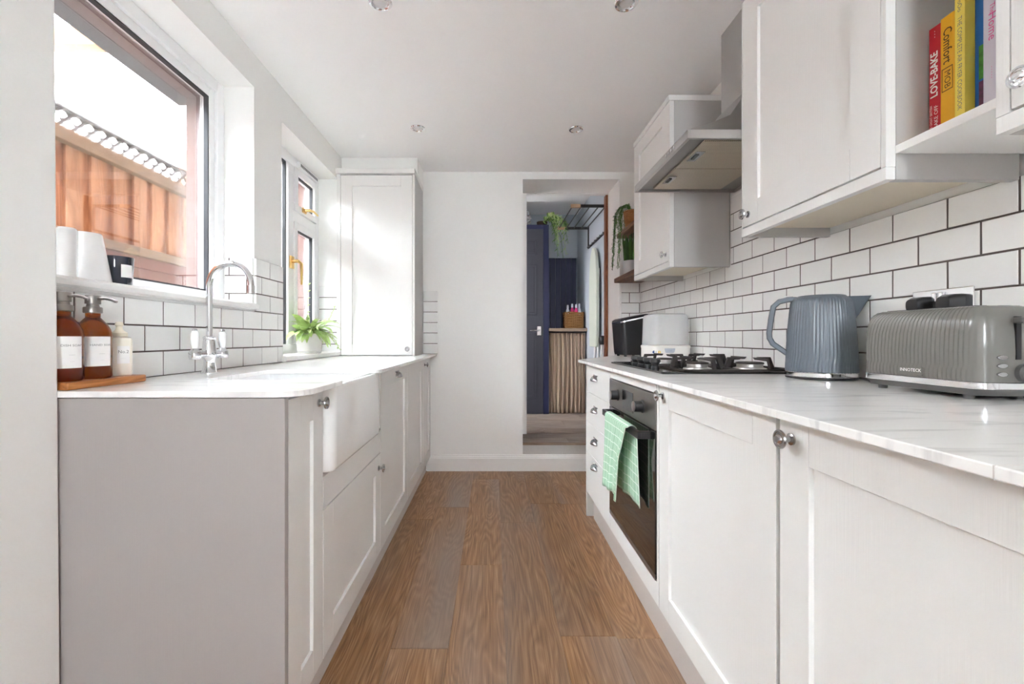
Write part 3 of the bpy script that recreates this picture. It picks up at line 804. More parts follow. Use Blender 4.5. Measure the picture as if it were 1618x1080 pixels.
# ------------------------------------------------------------------ tall cupboard on the worktop
TC = thing('tall_cupboard', 'tall pale grey single door cupboard standing on the sink worktop', 'cupboard', (-0.815, 3.3, ZTL))
MB().box(-1.075, -0.545, 3.142, YB - 0.012, ZTL, 2.170).build('body', 'cabinet_side', TC, bevel=0.001)
m = MB(); fbox(m, 'y', 3.12, -1, -1.085, -1.060, ZTL + 0.002, 2.170, 0, 0.02); m.build('side_strip', 'cabinet_paint', TC)
m = MB(); fbox(m, 'y', 3.12, -1, -0.558, -0.545, ZTL + 0.002, 2.170, 0, 0.02); m.build('side_strip', 'cabinet_paint', TC)
d = shaker(TC, 'y', 3.12, -1, -1.057, -0.561, ZTL + 0.006, 2.164, st=0.078, rl=0.075)
knob(d, (-0.592, 3.12, 0.958), (0, -1, 0), 'pewter')
MB().box(-1.085, -0.540, 3.098, YB - 0.012, 2.171, 2.205).build('cornice', 'cabinet_paint', TC, bevel=0.002)
struct(MB().box(XL, -0.543, 3.235, YB, 2.206, ZC), 'wall_bulkhead', 'wall_paint', 'boxed in white bulkhead above the tall cupboard', 'bulkhead')

# ------------------------------------------------------------------ right wall units
XC, ZW0, ZW1 = 0.855, 1.378, 2.183
def wall_unit(y0, y1, knob_y, label, knob_mat='pewter', far=0.004):
    r = thing('wall_cabinet', label, 'wall cabinet', ((XC + XR) / 2, (y0 + y1) / 2, ZW0), group='wall cabinets above the worktop')
    b = MB()
    b.box(XC + 0.022, XR - 0.010, y0, y0 + 0.018, ZW0, ZW1).build('side_panel', 'cabinet_side', r, bevel=0.0008)
    MB().box(XC + 0.022, XR - 0.010, y1 - 0.018, y1, ZW0, ZW1).build('side_panel', 'cabinet_side', r, bevel=0.0008)
    MB().box(XC + 0.022, XR - 0.010, y0 + 0.018, y1 - 0.018, 1.408, ZW1).build('body', 'cabinet_under', r)
    MB().box(XC, XC + 0.021, y0, y1, ZW0, 1.406).build('light_rail', 'cabinet_paint', r, bevel=0.001)
    MB().box(XC, XC + 0.021, y0, y0 + 0.012, 1.4065, ZW1).build('edge_strip', 'cabinet_paint', r)
    MB().box(XC, XC + 0.021, y1 - far, y1, 1.4065, ZW1).build('edge_strip', 'cabinet_paint', r)
    MB().box(XC - 0.004, XR - 0.010, y0 - 0.001, y1 + 0.001, ZW1 + 0.001, 2.211).build('cornice', 'cabinet_paint', r, bevel=0.002)
    MB().box(XR - 0.06, XR - 0.010, y0 + 0.018, y0 + 0.030, ZW0 + 0.004, 1.4075).build('bracket', 'cabinet_under', r)
    d = shaker(r, 'x', XC, -1, y0 + 0.014, y1 - far - 0.002, 1.4105, ZW1 - 0.002, st=0.085)
    knob(d, (XC, knob_y, 1.447), (-1, 0, 0), knob_mat)
    return r
wall_unit(2.176, 2.724, 2.225, 'pale grey wall cabinet beyond the cooker hood')
wall_unit(0.978, 1.545, 1.505, 'pale grey wall cabinet between the cooker hood and the cookbooks')
wall_unit(0.150, 0.764, 0.712, 'pale grey wall cabinet at the picture edge, next to the lilac book', 'chrome', far=0.020)
# open shelf with the cookbooks
SH = thing('book_shelf', 'narrow open white shelf unit between two wall cabinets', 'shelf', (1.01, 0.87, 1.433))
MB().box(0.874, XR - 0.002, 0.766, 0.976, 1.433, 1.451).build('shelf_board', 'trim_paint', SH, bevel=0.001)
MB().box(XR - 0.012, XR - 0.002, 0.766, 0.976, 1.452, 2.16).build('back_board', 'cabinet_side', SH)

# books: spine faces the room (-x), thickness along y
def book(x, y0, y1, z1, depth, mat, label, name='cookbook'):
    r = thing(name, label, 'book', (x + depth / 2, (y0 + y1) / 2, 1.452), group='cookbooks on the open shelf')
    t = 0.0022
    cv = MB().box(x, x + depth, y0, y0 + t, 1.4515, z1).box(x, x + depth, y1 - t, y1, 1.4515, z1).box(x, x + t, y0 + t, y1 - t, 1.4515, z1)
    c = cv.build('cover', mat, r, bevel=0.0006)
    MB().box(x + t, x + depth - 0.004, y0 + t, y1 - t, 1.4545, z1 - 0.003).build('pages', 'book_pages', r)
    def on_spine(zc, down=True):
        yc = (y0 + y1) / 2
        # seen from -x with +y to the left: text runs down (top towards +... ) or up
        if down: return lambda a, b: (x - 0.0004, yc - b, zc - a)
        return lambda a, b: (x - 0.0004, yc + b, zc + a)
    return r, c, on_spine
r, c, sp = book(0.946, 0.9505, 0.9750, 1.700, 0.19, 'book_red', 'red cookbook with white LOVE-BAKE lettering, at the far end of the row')
lettering('LOVE-BAKE', 0.022, sp(1.597, False), 'print_white', c, sx=0.86, bold=0.0006)
lettering('THE GREAT BRITISH', 0.0075, lambda a, b: (0.9456, 0.9628 + 0.007 + b, 1.505 + a), 'print_white', c, sx=0.85)
lettering('BAKE OFF', 0.012, lambda a, b: (0.9456, 0.9628 - 0.004 + b, 1.505 + a), 'print_white', c, sx=0.95)
lettering('- - -', 0.010, sp(1.683, False), 'print_white', c)
r, c, sp = book(0.946, 0.9215, 0.9498, 1.705, 0.185, 'book_amber', 'amber cookbook with brown Comfort MOB lettering')
lettering('Comfort', 0.0255, sp(1.643), 'print_dark', c, sx=0.82, bold=0.0002)
lettering('MOB', 0.018, sp(1.5725), 'print_dark', c, sx=0.95)
bx = MB()
for (a0, a1, b0, b1) in ((1.549, 1.5505, 0.9245, 0.9468), (1.5955, 1.597, 0.9245, 0.9468), (1.549, 1.597, 0.9245, 0.9254), (1.549, 1.597, 0.9459, 0.9468)):
    bx.box(0.9455, 0.9461, b0, b1, a0, a1)
bx.build('lettering_box', 'print_dark', c)
r, c, sp = book(0.946, 0.9012, 0.9208, 1.742, 0.18, 'book_lemon', 'tall pale yellow cookbook with grey title down its spine')
lettering('THE COMPLETE AIR FRYER COOKBOOK', 0.0125, sp(1.590), 'print_grey', c, sx=0.84)
lettering('oOo', 0.012, sp(1.706), 'print_grey', c)
r, c, sp = book(0.9655, 0.8815, 0.9004, 1.745, 0.16, 'book_blue', 'blue cookbook with green and purple food pictures on its spine')
for z0, z1, mt in ((1.545, 1.612, 'book_green'), (1.470, 1.541, 'book_purple')):
    MB().box(0.9649, 0.9656, 0.8820, 0.8925, z0, z1).build('spine_picture', mt, c)
r, c, sp = book(0.960, 0.8480, 0.8800, 1.735, 0.18, 'book_lilac', 'pale lilac cookbook with pink handwritten title beside the stile')
lettering('The', 0.013, sp(1.668), 'print_pink', c)
lettering('Home', 0.021, sp(1.634), 'print_pink', c)
lettering('- - - - -', 0.0085, sp(1.545), 'print_pink', c)

# ------------------------------------------------------------------ cooker hood
HD = thing('cooker_hood', 'stainless chimney cooker hood between the wall cabinets', 'cooker hood', (0.91, 1.83, 1.722))
hx0, hx1, hy0, hy1, hz = 0.671, XR - 0.011, 1.549, 2.130, 1.722
lip = MB()
lip.box(hx0, hx0 + 0.012, hy0, hy1, hz, hz + 0.030).box(hx1 - 0.006, hx1, hy0 + 0.012, hy1 - 0.012, hz, hz + 0.030)
lip.box(hx0 + 0.012, hx1, hy0, hy0 + 0.012, hz, hz + 0.030).box(hx0 + 0.012, hx1, hy1 - 0.012, hy1, hz, hz + 0.030)
lp = lip.build('lip', 'steel', HD, bevel=0.001)
for k in range(4):
    MB().lathe([(0.006, 0), (0.006, 0.004), (0.0, 0.005)], (hx0, 1.660 + k * 0.026, hz + 0.015), (-1, 0, 0), 14).build('button', 'chrome', lp, smooth=True)
cy0, cy1, cx0 = 1.700, 1.926, 0.978
canopy = MB().loft([[(hx0, hy0, hz + 0.030), (hx1, hy0, hz + 0.030), (hx1, hy1, hz + 0.030), (hx0, hy1, hz + 0.030)],
                    [(hx0 + 0.10, hy0 + 0.05, hz + 0.075), (hx1, hy0 + 0.05, hz + 0.075), (hx1, hy1 - 0.05, hz + 0.075), (hx0 + 0.10, hy1 - 0.05, hz + 0.075)],
                    [(hx0 + 0.20, hy0 + 0.10, hz + 0.130), (hx1, hy0 + 0.10, hz + 0.130), (hx1, hy1 - 0.13, hz + 0.130), (hx0 + 0.20, hy1 - 0.13, hz + 0.130)],
                    [(cx0 - 0.008, cy0 - 0.008, 1.985), (hx1, cy0 - 0.008, 1.985), (hx1, cy1 + 0.008, 1.985), (cx0 - 0.008, cy1 + 0.008, 1.985)]], cap0=False)
canopy.build('canopy', 'steel', HD, smooth=True, angle=25)
MB().box(cx0, hx1, cy0, cy1, 1.986, ZC - 0.001).build('chimney', 'steel', HD, bevel=0.001)
un = MB().box(hx0 + 0.012, hx1 - 0.006, hy0 + 0.012, hy1 - 0.012, hz + 0.012, hz + 0.018).build('underside', 'oven_steel', HD)
for a, b in ((1.585, 1.838), (1.841, 2.094)):
    f = MB().box(hx0 + 0.075, hx1 - 0.085, a, b, hz + 0.004, hz + 0.012).build('filter', 'filter_mesh', HD, bevel=0.002)
    l = MB().box(hx0 + 0.085, hx0 + 0.118, (a + b) / 2 - 0.045, (a + b) / 2 + 0.045, hz + 0.001, hz + 0.0038).build('latch', 'pewter', f, bevel=0.001)
    MB().box(hx0 + 0.092, hx0 + 0.104, (a + b) / 2 - 0.022, (a + b) / 2 + 0.022, hz - 0.002, hz + 0.001).build('latch_grip', 'black_plastic', f)

# ------------------------------------------------------------------ gas hob
HB = thing('gas_hob', 'black four burner gas hob with cast iron pan supports', 'hob', (0.86, 1.95, ZTR))
gx0, gx1, gy0, gy1 = 0.602, 1.115, 1.600, 2.300
zg = ZTR + 0.008
MB().prism(rrect((gx0 + gx1) / 2, (gy0 + gy1) / 2, gx1 - gx0, gy1 - gy0, 0.012), ZTR, zg).build('glass_plate', 'black_gloss', HB, bevel=0.002)
for k in range(4):
    y = 1.806 + k * 0.083
    MB().lathe([(0.016, 0), (0.016, 0.008), (0.013, 0.010), (0.016, 0.020), (0.0205, 0.024), (0.0205, 0.036), (0.019, 0.038), (0.0, 0.038)], (0.652, y, zg), (0, 0, 1), 24).build('control_knob', 'knob_black', HB, smooth=True)
burners = [(0.80, 1.76, 0.038), (1.005, 1.76, 0.046), (0.81, 2.12, 0.034), (1.01, 2.12, 0.040)]
for x, y, r in burners:
    b = MB().lathe([(r + 0.014, 0), (r + 0.013, 0.004), (r + 0.003, 0.006), (r, 0.008), (r, 0.019), (r + 0.003, 0.020)], (x, y, zg), (0, 0, 1), 32).build('burner', 'burner_metal', HB, smooth=True)
    MB().lathe([(r + 0.003, 0), (r + 0.004, 0.003), (r + 0.002, 0.006), (r - 0.006, 0.008), (0.0, 0.008)], (x, y, zg + 0.020), (0, 0, 1), 32).build('burner_cap', 'cast_iron', b, smooth=True)
def bridge(mb, p0, p1, h, w=0.0055):
    """flat-topped bar with slanting legs between two foot points"""
    a, b = Vector(p0), Vector(p1); d = (b - a); L = d.length; d.normalize(); n = Vector((-d.y, d.x, 0)) * w
    sl = 0.022; t = 0.011
    prof_out = [(0, 0), (sl, h), (L - sl, h), (L, 0)]
    prof_in = [(0.013, 0), (sl + 0.010, h - t), (L - sl - 0.010, h - t), (L - 0.013, 0)]
    for q in range(3):
        quad = [prof_out[q], prof_out[q + 1], prof_in[q + 1], prof_in[q]]
        lo = [a + d * s_ + Vector((0, 0, z)) - n for s_, z in quad]; hi = [a + d * s_ + Vector((0, 0, z)) + n for s_, z in quad]
        mb.hexa(lo, hi)
def finger(mb, foot, tip, h, w=0.0055):
    a, b = Vector(foot), Vector(tip); d = b - a; L = d.length; d.normalize(); n = Vector((-d.y, d.x, 0)) * w
    for quad in ([(0, 0), (0.016, h), (0.028, h - 0.011), (0.014, 0)], [(0.016, h), (L, h), (L - 0.014, h - 0.009), (0.028, h - 0.011)]):
        mb.hexa([a + d * s_ + Vector((0, 0, z)) - n for s_, z in quad], [a + d * s_ + Vector((0, 0, z)) + n for s_, z in quad])
hh = 0.046
for yc, xs in ((1.76, (0.80, 1.005)), (2.12, (0.81, 1.01))):
    m = MB()
    x0, x1, y0, y1 = xs[0] - 0.115, xs[1] + 0.10, yc - 0.150, yc + 0.150
    for (xa, xb, ya, yb) in ((x0, x1, y0, y0 + 0.009), (x0, x1, y1 - 0.009, y1), (x0, x0 + 0.009, y0, y1), (x1 - 0.009, x1, y0, y1)):
        m.box(xa, xb, ya, yb, zg, zg + 0.008)
    for xc in xs:
        finger(m, (xc, y0 + 0.004, zg), (xc, yc - 0.028, zg), hh)
        finger(m, (xc, y1 - 0.004, zg), (xc, yc + 0.028, zg), hh)
    finger(m, (x0 + 0.004, yc, zg), (xs[0] - 0.028, yc, zg), hh)
    finger(m, (x1 - 0.004, yc, zg), (xs[1] + 0.028, yc, zg), hh)
    xm = sum(xs) / 2
    m.box(xm - 0.005, xm + 0.005, y0 + 0.009, y1 - 0.009, zg, zg + 0.008)
    for sg in (-1, 1):
        finger(m, (xm, yc, zg), (xm + sg * 0.075, yc, zg), hh)
    m.build('pan_support', 'cast_iron', HB, bevel=0.001)

# ------------------------------------------------------------------ kettle
KT = thing('kettle', 'blue grey ribbed electric kettle between the hob and the toaster', 'kettle', (1.043, 1.43, ZTR), math.radians(-30), local=True)
MB().lathe([(0.092, 0.001), (0.096, 0.003), (0.096, 0.006), (0.094, 0.007)], seg=48).build('power_base', 'black_plastic', KT, smooth=True)
MB().lathe([(0.0945, 0.0075), (0.0965, 0.010), (0.0965, 0.021), (0.095, 0.023)], seg=64).build('base_ring', 'chrome', KT, smooth=True)
NS, NF = 240, 60
def kprof(z):
    t = z / 0.262
    return 0.0955 - 0.004 * t - 0.013 * t * t
rings = []
zs = [0.0235 + i * (0.238 - 0.0235) / 22 for i in range(23)] + [0.246, 0.252, 0.256, 0.258]
for i, z in enumerate(zs):
    R = kprof(z)
    if z > 0.240: R -= (0.001, 0.004, 0.008, 0.013)[i - 23]
    amp = 0.0011 if z < 0.25 else 0.0003
    row = []
    for k in range(NS):
        th = 2 * PI * k / NS
        ph = PI * max(0.0, min(1.0, (0.068 - z) / 0.020))
        row.append(((R + amp * math.cos(NF * th + ph)) * math.cos(th), (R + amp * math.cos(NF * th + ph)) * math.sin(th), z))
    rings.append(row)
MB().loft(rings).build('body', 'kettle_grey', KT, smooth=True, angle=80)
MB().lathe([(0.066, 0.2582), (0.064, 0.261), (0.060, 0.2625), (0.0, 0.2635)], seg=48).build('lid', 'kettle_grey', KT, smooth=True)
sp = MB()
sa = [(0.070, -0.030, 0.205), (0.070, 0.030, 0.205), (0.076, 0.0, 0.165)]
rings = [[(0.062, -0.034, 0.256), (0.062, 0.034, 0.256), (0.076, 0.012, 0.190), (0.078, 0.0, 0.172), (0.076, -0.012, 0.190)],
         [(0.088, -0.025, 0.2565), (0.088, 0.025, 0.2565), (0.094, 0.011, 0.214), (0.096, 0.0, 0.202), (0.094, -0.011, 0.214)],
         [(0.124, -0.008, 0.2575), (0.124, 0.008, 0.2575), (0.118, 0.005, 0.246), (0.115, 0.0, 0.240), (0.118, -0.005, 0.246)]]
sp.loft(rings).build('spout', 'kettle_grey', KT, smooth=True, angle=40)
hp = [(-0.055, 0.252), (-0.085, 0.254), (-0.112, 0.248), (-0.128, 0.232), (-0.135, 0.19), (-0.140, 0.145), (-0.139, 0.128), (-0.130, 0.110), (-0.108, 0.092), (-0.090, 0.078)]
rings = []
for i, (x, z) in enumerate(hp):
    a = Vector(hp[max(i - 1, 0)]); b = Vector(hp[min(i + 1, len(hp) - 1)]); d = (b - a).normalized(); n = Vector((-d.y, d.x))
    hw, ht = 0.0145, 0.0085
    rings.append([(x + n.x * q * ht, p_ * hw, z + n.y * q * ht) for p_, q in ((-1, -0.6), (-0.6, -1), (0.6, -1), (1, -0.6), (1, 0.6), (0.6, 1), (-0.6, 1), (-1, 0.6))])
hd = MB().loft(rings).build('handle', 'kettle_grey', KT, smooth=True, angle=50)
MB().box(-0.098, -0.074, -0.008, 0.008, 0.262, 0.266).build('lid_button', 'chrome', hd, bevel=0.001)

# ------------------------------------------------------------------ toaster
TW, TL_, TH = 0.150, 0.300, 0.196
TO = thing('toaster', 'grey ribbed two slot toaster with chrome band by the wall socket', 'toaster', (1.057, 1.055, ZTR), 0.0, local=True)
def outline(inset, amp, n=420, r=0.042):
    base = rrect(0, 0, TW - 2 * inset, TL_ - 2 * inset, max(r - inset, 0.012), 12)
    pts = [Vector(p) for p in base]; L = [0]
    for i in range(len(pts)): L.append(L[-1] + (pts[(i + 1) % len(pts)] - pts[i]).length)
    out = []; tot = L[-1]; j = 0
    for k in range(n):
        s_ = tot * k / n
        while L[j + 1] < s_: j += 1
        t = (s_ - L[j]) / max(L[j + 1] - L[j], 1e-9)
        a, b = pts[j], pts[(j + 1) % len(pts)]
        p_ = a.lerp(b, t); d = (b - a).normalized(); nn = Vector((d.y, -d.x))
        nf = 84
        fade = min(1.0, max(0.0, (p_.y + TL_ / 2 - 0.010) / 0.03))
        out.append((p_, nn, math.cos(2 * PI * nf * k / n + outline.ph) * amp * fade))
    return [(p_.x + n_.x * w, p_.y + n_.y * w) for p_, n_, w in out]
outline.ph = 0.0
rings = []
lv = [(0.038, 0.002, 0.0010), (0.046, 0.001, 0.0012), (0.058, 0.001, 0.0012), (0.066, 0.001, 0.0005), (0.072, 0.001, 0.0012), (0.10, 0.0005, 0.0012), (0.14, 0.002, 0.0012), (0.165, 0.005, 0.0012), (0.178, 0.009, 0.0011), (0.187, 0.014, 0.0009), (0.193, 0.021, 0.0006), (0.196, 0.030, 0.0)]
for i, (z, ins, amp) in enumerate(lv):
    outline.ph = PI if z < 0.06 else (PI * (0.072 - z) / 0.012 if z < 0.072 else 0.0)
    rings.append([(x, y, z) for x, y in outline(ins, amp)])
MB().loft(rings).build('body', 'toaster_grey', TO, smooth=True, angle=80)
MB().prism(rrect(0, 0, TW + 0.002, TL_ + 0.002, 0.042, 10), 0.024, 0.0375).build('chrome_band', 'chrome', TO, bevel=0.001, smooth=True)
MB().loft([[(x, y, 0.010) for x, y in rrect(0, 0, TW - 0.016, TL_ - 0.016, 0.036, 10)], [(x, y, 0.0235) for x, y in rrect(0, 0, TW - 0.001, TL_ - 0.001, 0.042, 10)]]).build('base', 'toaster_dark', TO, smooth=True)
for sx in (-1, 1):
    for sy in (-1, 1):
        MB().lathe([(0.009, 0), (0.010, 0.010)], (sx * 0.050, sy * 0.105, 0.0), (0, 0, 1), 14).build('foot', 'toaster_dark', TO, smooth=True)
for sx in (-1, 1):
    MB().box(sx * 0.026 - 0.013, sx * 0.026 + 0.013, -0.105, 0.105, 0.1962, 0.1975).build('slot', 'black_plastic', TO)
ye = -TL_ / 2
for z in (0.089, 0.072, 0.055):
    b = MB().prism([(-0.032 + 0.010 * math.cos(t * PI / 8), z + 0.0045 * math.sin(t * PI / 8)) for t in range(16)], ye - 0.003, ye + 0.004, 'xz')
    b.build('button', 'pewter', TO, bevel=0.001)
MB().box(-0.004, 0.006, ye - 0.0015, ye + 0.004, 0.085, 0.172).build('lever_slot', 'black_plastic', TO)
MB().box(-0.016, 0.018, ye - 0.022, ye - 0.002, 0.158, 0.170).build('lever', 'toaster_dark', TO, bevel=0.003)
MB().lathe([(0.018, 0), (0.018, 0.010), (0.015, 0.013), (0.0, 0.013)], (0.012, ye + 0.002, 0.058), (0, -1, 0), 28).build('dial', 'toaster_dark', TO, smooth=True)
bd = MB().prism(rrect(0.0, 0.052, 0.056, 0.020, 0.003), -TW / 2 - 0.0022, -TW / 2 + 0.004, 'yz').build('badge', 'toaster_grey', TO)
lettering('INNOTECK', 0.0105, lambda a, b: (-TW / 2 - 0.0026, -a, 0.0535 + b), 'print_white', bd)

# ------------------------------------------------------------------ wall socket with two plugs
SO = thing('wall_socket', 'chrome double wall socket behind the toaster', 'socket', (XR - 0.012, 1.145, 1.072))
MB().box(XR - 0.0145, XR - 0.0095, 1.067, 1.223, 1.072, 1.158).build('plate', 'chrome', SO, bevel=0.002)
for y in (1.140, 1.158):
    MB().box(XR - 0.022, XR - 0.0145, y - 0.006, y + 0.006, 1.126, 1.150).build('switch', 'chrome', SO, bevel=0.002)
for y, lab in ((1.108, 'black mains plug in the socket half closer to the camera'), (1.190, 'black mains plug in the socket half closer to the kettle')):
    P = thing('mains_plug', lab, 'plug', (XR - 0.035, y, 1.085), group='plugs in the chrome socket')
    MB().loft([[(XR - 0.0148, y + a, 1.120 + b) for a, b in rrect(0, 0, 0.048, 0.044, 0.012)], [(XR - 0.034, y + a, 1.120 + b) for a, b in rrect(0, 0, 0.046, 0.042, 0.012)], [(XR - 0.048, y + a, 1.120 + b) for a, b in rrect(0, 0, 0.034, 0.030, 0.012)]]).build('body', 'black_plastic', P, smooth=True)
    MB().tube([(XR - 0.024, y, 1.096), (XR - 0.0185, y, 1.085), (XR - 0.0165, y, 1.06), (XR - 0.0145, y - 0.002, 0.93), (XR - 0.0145, y - 0.01, 0.909)], 0.0028, 8).build('cable', 'black_plastic', P, smooth=True)

# ------------------------------------------------------------------ steriliser and black caddy
ST = thing('bottle_steriliser', 'white baby bottle steriliser with translucent cover behind the hob', 'steriliser', (1.045, 2.70, ZTR), math.radians(4), local=True)
def rr(w, d, r, z, cx=0, cy=0): return [(x, y, z) for x, y in rrect(cx, cy, w, d, r, 6)]
ST.location = (1.002, 2.62, ZTR); ST.scale = (0.86, 1, 1)
MB().loft([rr(0.250, 0.21, 0.05, 0.001), rr(0.258, 0.22, 0.05, 0.012), rr(0.258, 0.22, 0.05, 0.070), rr(0.262, 0.224, 0.05, 0.074), rr(0.262, 0.224, 0.05, 0.084), rr(0.254, 0.216, 0.05, 0.088)]).build('base', 'white_plastic', ST, smooth=True)
cv = MB().loft([rr(0.250, 0.212, 0.05, 0.089), rr(0.240, 0.20, 0.048, 0.250), rr(0.228, 0.19, 0.046, 0.262), rr(0.20, 0.16, 0.04, 0.268)]).build('cover', 'frosted_clear', ST, smooth=True)
MB().loft([rr(0.10, 0.16, 0.02, 0.092, 0.03), rr(0.095, 0.155, 0.02, 0.205, 0.03)]).build('bottle_rack', 'white_plastic', ST, smooth=True)
yf = -0.111
MB().prism(rounded([(-0.062, 0.071), (0.010, 0.071), (0.004, 0.050), (-0.004, 0.045), (-0.050, 0.045), (-0.057, 0.050)], 0.004), yf - 0.0008, yf + 0.002, 'xz').build('badge', 'badge_silver', ST)
for x, mt in ((-0.122, 'print_blue'), (-0.108, 'dot_grey'), (-0.094, 'print_yellow')):
    yy = yf + (0.021 if x < -0.12 else 0.010 if x < -0.10 else 0.004)
    MB().lathe([(0.0085, 0), (0.0085, 0.0025), (0.0, 0.0025)], (x, yy + 0.001, 0.050), (-0.35 if x < -0.1 else -0.15, -1, 0), 18).build('symbol', mt, ST)
lettering('- ----', 0.016, lambda a, b: (-0.026 + a, yf - 0.0012, 0.059 + b), 'print_blue', ST)

BC = thing('bread_maker', 'black tapering countertop appliance with silver trimmed slanted lid', 'appliance', (0.972, 3.20, ZTR), math.radians(0), local=True)
def slant(w, d, r, z, k): return [(x, y, z + k * x) for x, y in rrect(0, 0, w, d, r, 6)]
MB().loft([slant(0.160, 0.24, 0.03, 0.012, 0), slant(0.168, 0.25, 0.03, 0.03, 0), slant(0.190, 0.27, 0.03, 0.253, 0.22)]).build('body', 'black_plastic', BC, smooth=True)
MB().loft([slant(0.192, 0.272, 0.03, 0.254, 0.22), slant(0.192, 0.272, 0.03, 0.262, 0.22)]).build('trim_band', 'chrome', BC, smooth=True)
MB().loft([slant(0.192, 0.272, 0.03, 0.263, 0.22), slant(0.188, 0.268, 0.03, 0.275, 0.22), slant(0.16, 0.24, 0.03, 0.281, 0.2)]).build('lid', 'black_plastic', BC, smooth=True)
MB().box(-0.082, -0.070, -0.1300, -0.1255, 0.222, 0.226).build('badge', 'print_white', BC)
for sx in (-1, 1):
    for sy in (-1, 1):
        MB().lathe([(0.010, 0), (0.010, 0.013)], (sx * 0.055, sy * 0.09, 0), (0, 0, 1), 12).build('foot', 'black_plastic', BC)

# ------------------------------------------------------------------ tea towel over the oven handle
def towel():
    yb0, yb1 = 1.585, 1.955
    zt = 0.7165; prof = []
    for i in range(18): prof.append(('f', 0.486, 0.408 + (zt - 0.012 - 0.408) * i / 17))
    for i in range(1, 8):
        t = PI * i / 8
        prof.append(('o', 0.5025 - 0.0165 * math.cos(t), zt - 0.012 + 0.012 * math.sin(t)))
    for i in range(18): prof.append(('b', 0.519, zt - 0.012 - (zt - 0.012 - 0.425) * i / 17))
    NT = 36; rows = []; uvs = []; s_ = 0; last = None
    for q, (k, x, z) in enumerate(prof):
        if last: s_ += math.hypot(x - last[0], z - last[1])
        last = (x, z)
        row = []; uvr = []
        for j in range(NT + 1):
            t = j / NT
            if k == 'f':
                a, b = 1.715, 1.950; drop = (zt - z) / 0.3
                a2, b2 = 1.640 + 0.075 * min(1, drop * 2.0), 1.945 + 0.02 * drop
            elif k == 'o': a2, b2, drop = 1.628, 1.944, 0
            else:
                drop = (zt - z) / 0.3; a2, b2 = 1.625 - 0.02 * drop, 1.93
            y = a2 + (b2 - a2) * t
            w = drop * (0.010 * math.sin(t * 9.0 + 0.6) + 0.006 * math.sin(t * 21 + 1.0))
            if k == 'f': xx = x - abs(w) - 0.012 * drop * (1 - t) * 0.6
            elif k == 'b': xx = min(x + w * 0.5, 0.5345)
            else: xx = x
            zz = z + (0.010 * math.sin(t * 5) * drop if k != 'o' else 0)
            row.append((xx, y, zz)); uvr.append((s_, t * 0.40))
        rows.append(row); uvs.append(uvr)
    m = MB().grid(rows)
    me_o = m.build('tea_towel', 'towel_check', None, smooth=True, angle=180, base=(0.50, 1.79, 0.42))
    tag(me_o, 'green and white checked tea towel hanging on the oven handle', 'tea towel')
    me = me_o.data; uvl = me.uv_layers.new(name='UVMap')
    flat = [c for r_ in uvs for c in r_]
    for lp_ in me.loops: uvl.data[lp_.index].uv = flat[lp_.vertex_index]
    md = me_o.modifiers.new('thickness', 'SOLIDIFY'); md.thickness = 0.003; md.offset = 0
towel()

# ------------------------------------------------------------------ tap
TP = thing('kitchen_tap', 'chrome swan neck tap with white ceramic levers behind the sink', 'tap', (-0.985, 1.56, ZTL))
tx, ty = -0.985, 1.56
MB().lathe([(0.027, 0), (0.027, 0.004), (0.023, 0.008), (0.019, 0.030), (0.017, 0.045), (0.022, 0.056), (0.0245, 0.068), (0.022, 0.080), (0.020, 0.112), (0.0185, 0.118), (0.0205, 0.121), (0.0205, 0.127), (0.013, 0.131), (0.0, 0.131)], (tx, ty, ZTL), (0, 0, 1), 28).build('body', 'chrome', TP, smooth=True)
arc = [(tx, ty, ZTL + 0.128), (tx, ty, ZTL + 0.30)]
RA = 0.080
for i in range(1, 19):
    t = PI * i / 19 * 1.07
    arc.append((tx + RA * 0.97 * (1 - math.cos(t)), ty - 0.02 * (i / 19), ZTL + 0.30 + RA * math.sin(t)))
e = Vector(arc[-1]); d_ = (e - Vector(arc[-2])).normalized()
sp_ = MB().tube(arc, 0.0105, 16).build('spout', 'chrome', TP, smooth=True, angle=60)
MB().tube([e - d_ * 0.006, e + d_ * 0.022], [0.0125, 0.0125], 16).build('nozzle', 'chrome', sp_, smooth=True)
for sg in (-1, 1):
    hx_, hy_ = tx + 0.010 * sg, ty + sg * 0.060
    v = MB().tube([(tx, ty, ZTL + 0.068), (tx + 0.006 * sg, ty + sg * 0.035, ZTL + 0.068), (hx_, hy_, ZTL + 0.068)], [0.012, 0.011, 0.011], 16)
    v.lathe([(0.016, -0.016), (0.019, -0.008), (0.019, 0.006), (0.014, 0.015), (0.009, 0.020)], (hx_, hy_, ZTL + 0.068), (0, 0, 1), 20)
    v = v.build('valve', 'chrome', TP, smooth=True)
    v2 = MB().lathe([(0.009, 0), (0.0115, 0.010), (0.013, 0.030), (0.0125, 0.050), (0.009, 0.057), (0.0, 0.058)], (hx_, hy_, ZTL + 0.089), (0, 0, 1), 20).build('ceramic_lever', 'porcelain', v, smooth=True)
    MB().lathe([(0.007, 0), (0.008, 0.003), (0.005, 0.007), (0.0, 0.008)], (hx_, hy_, ZTL + 0.1475), (0, 0, 1), 16).build('finial', 'pewter', v, smooth=True)

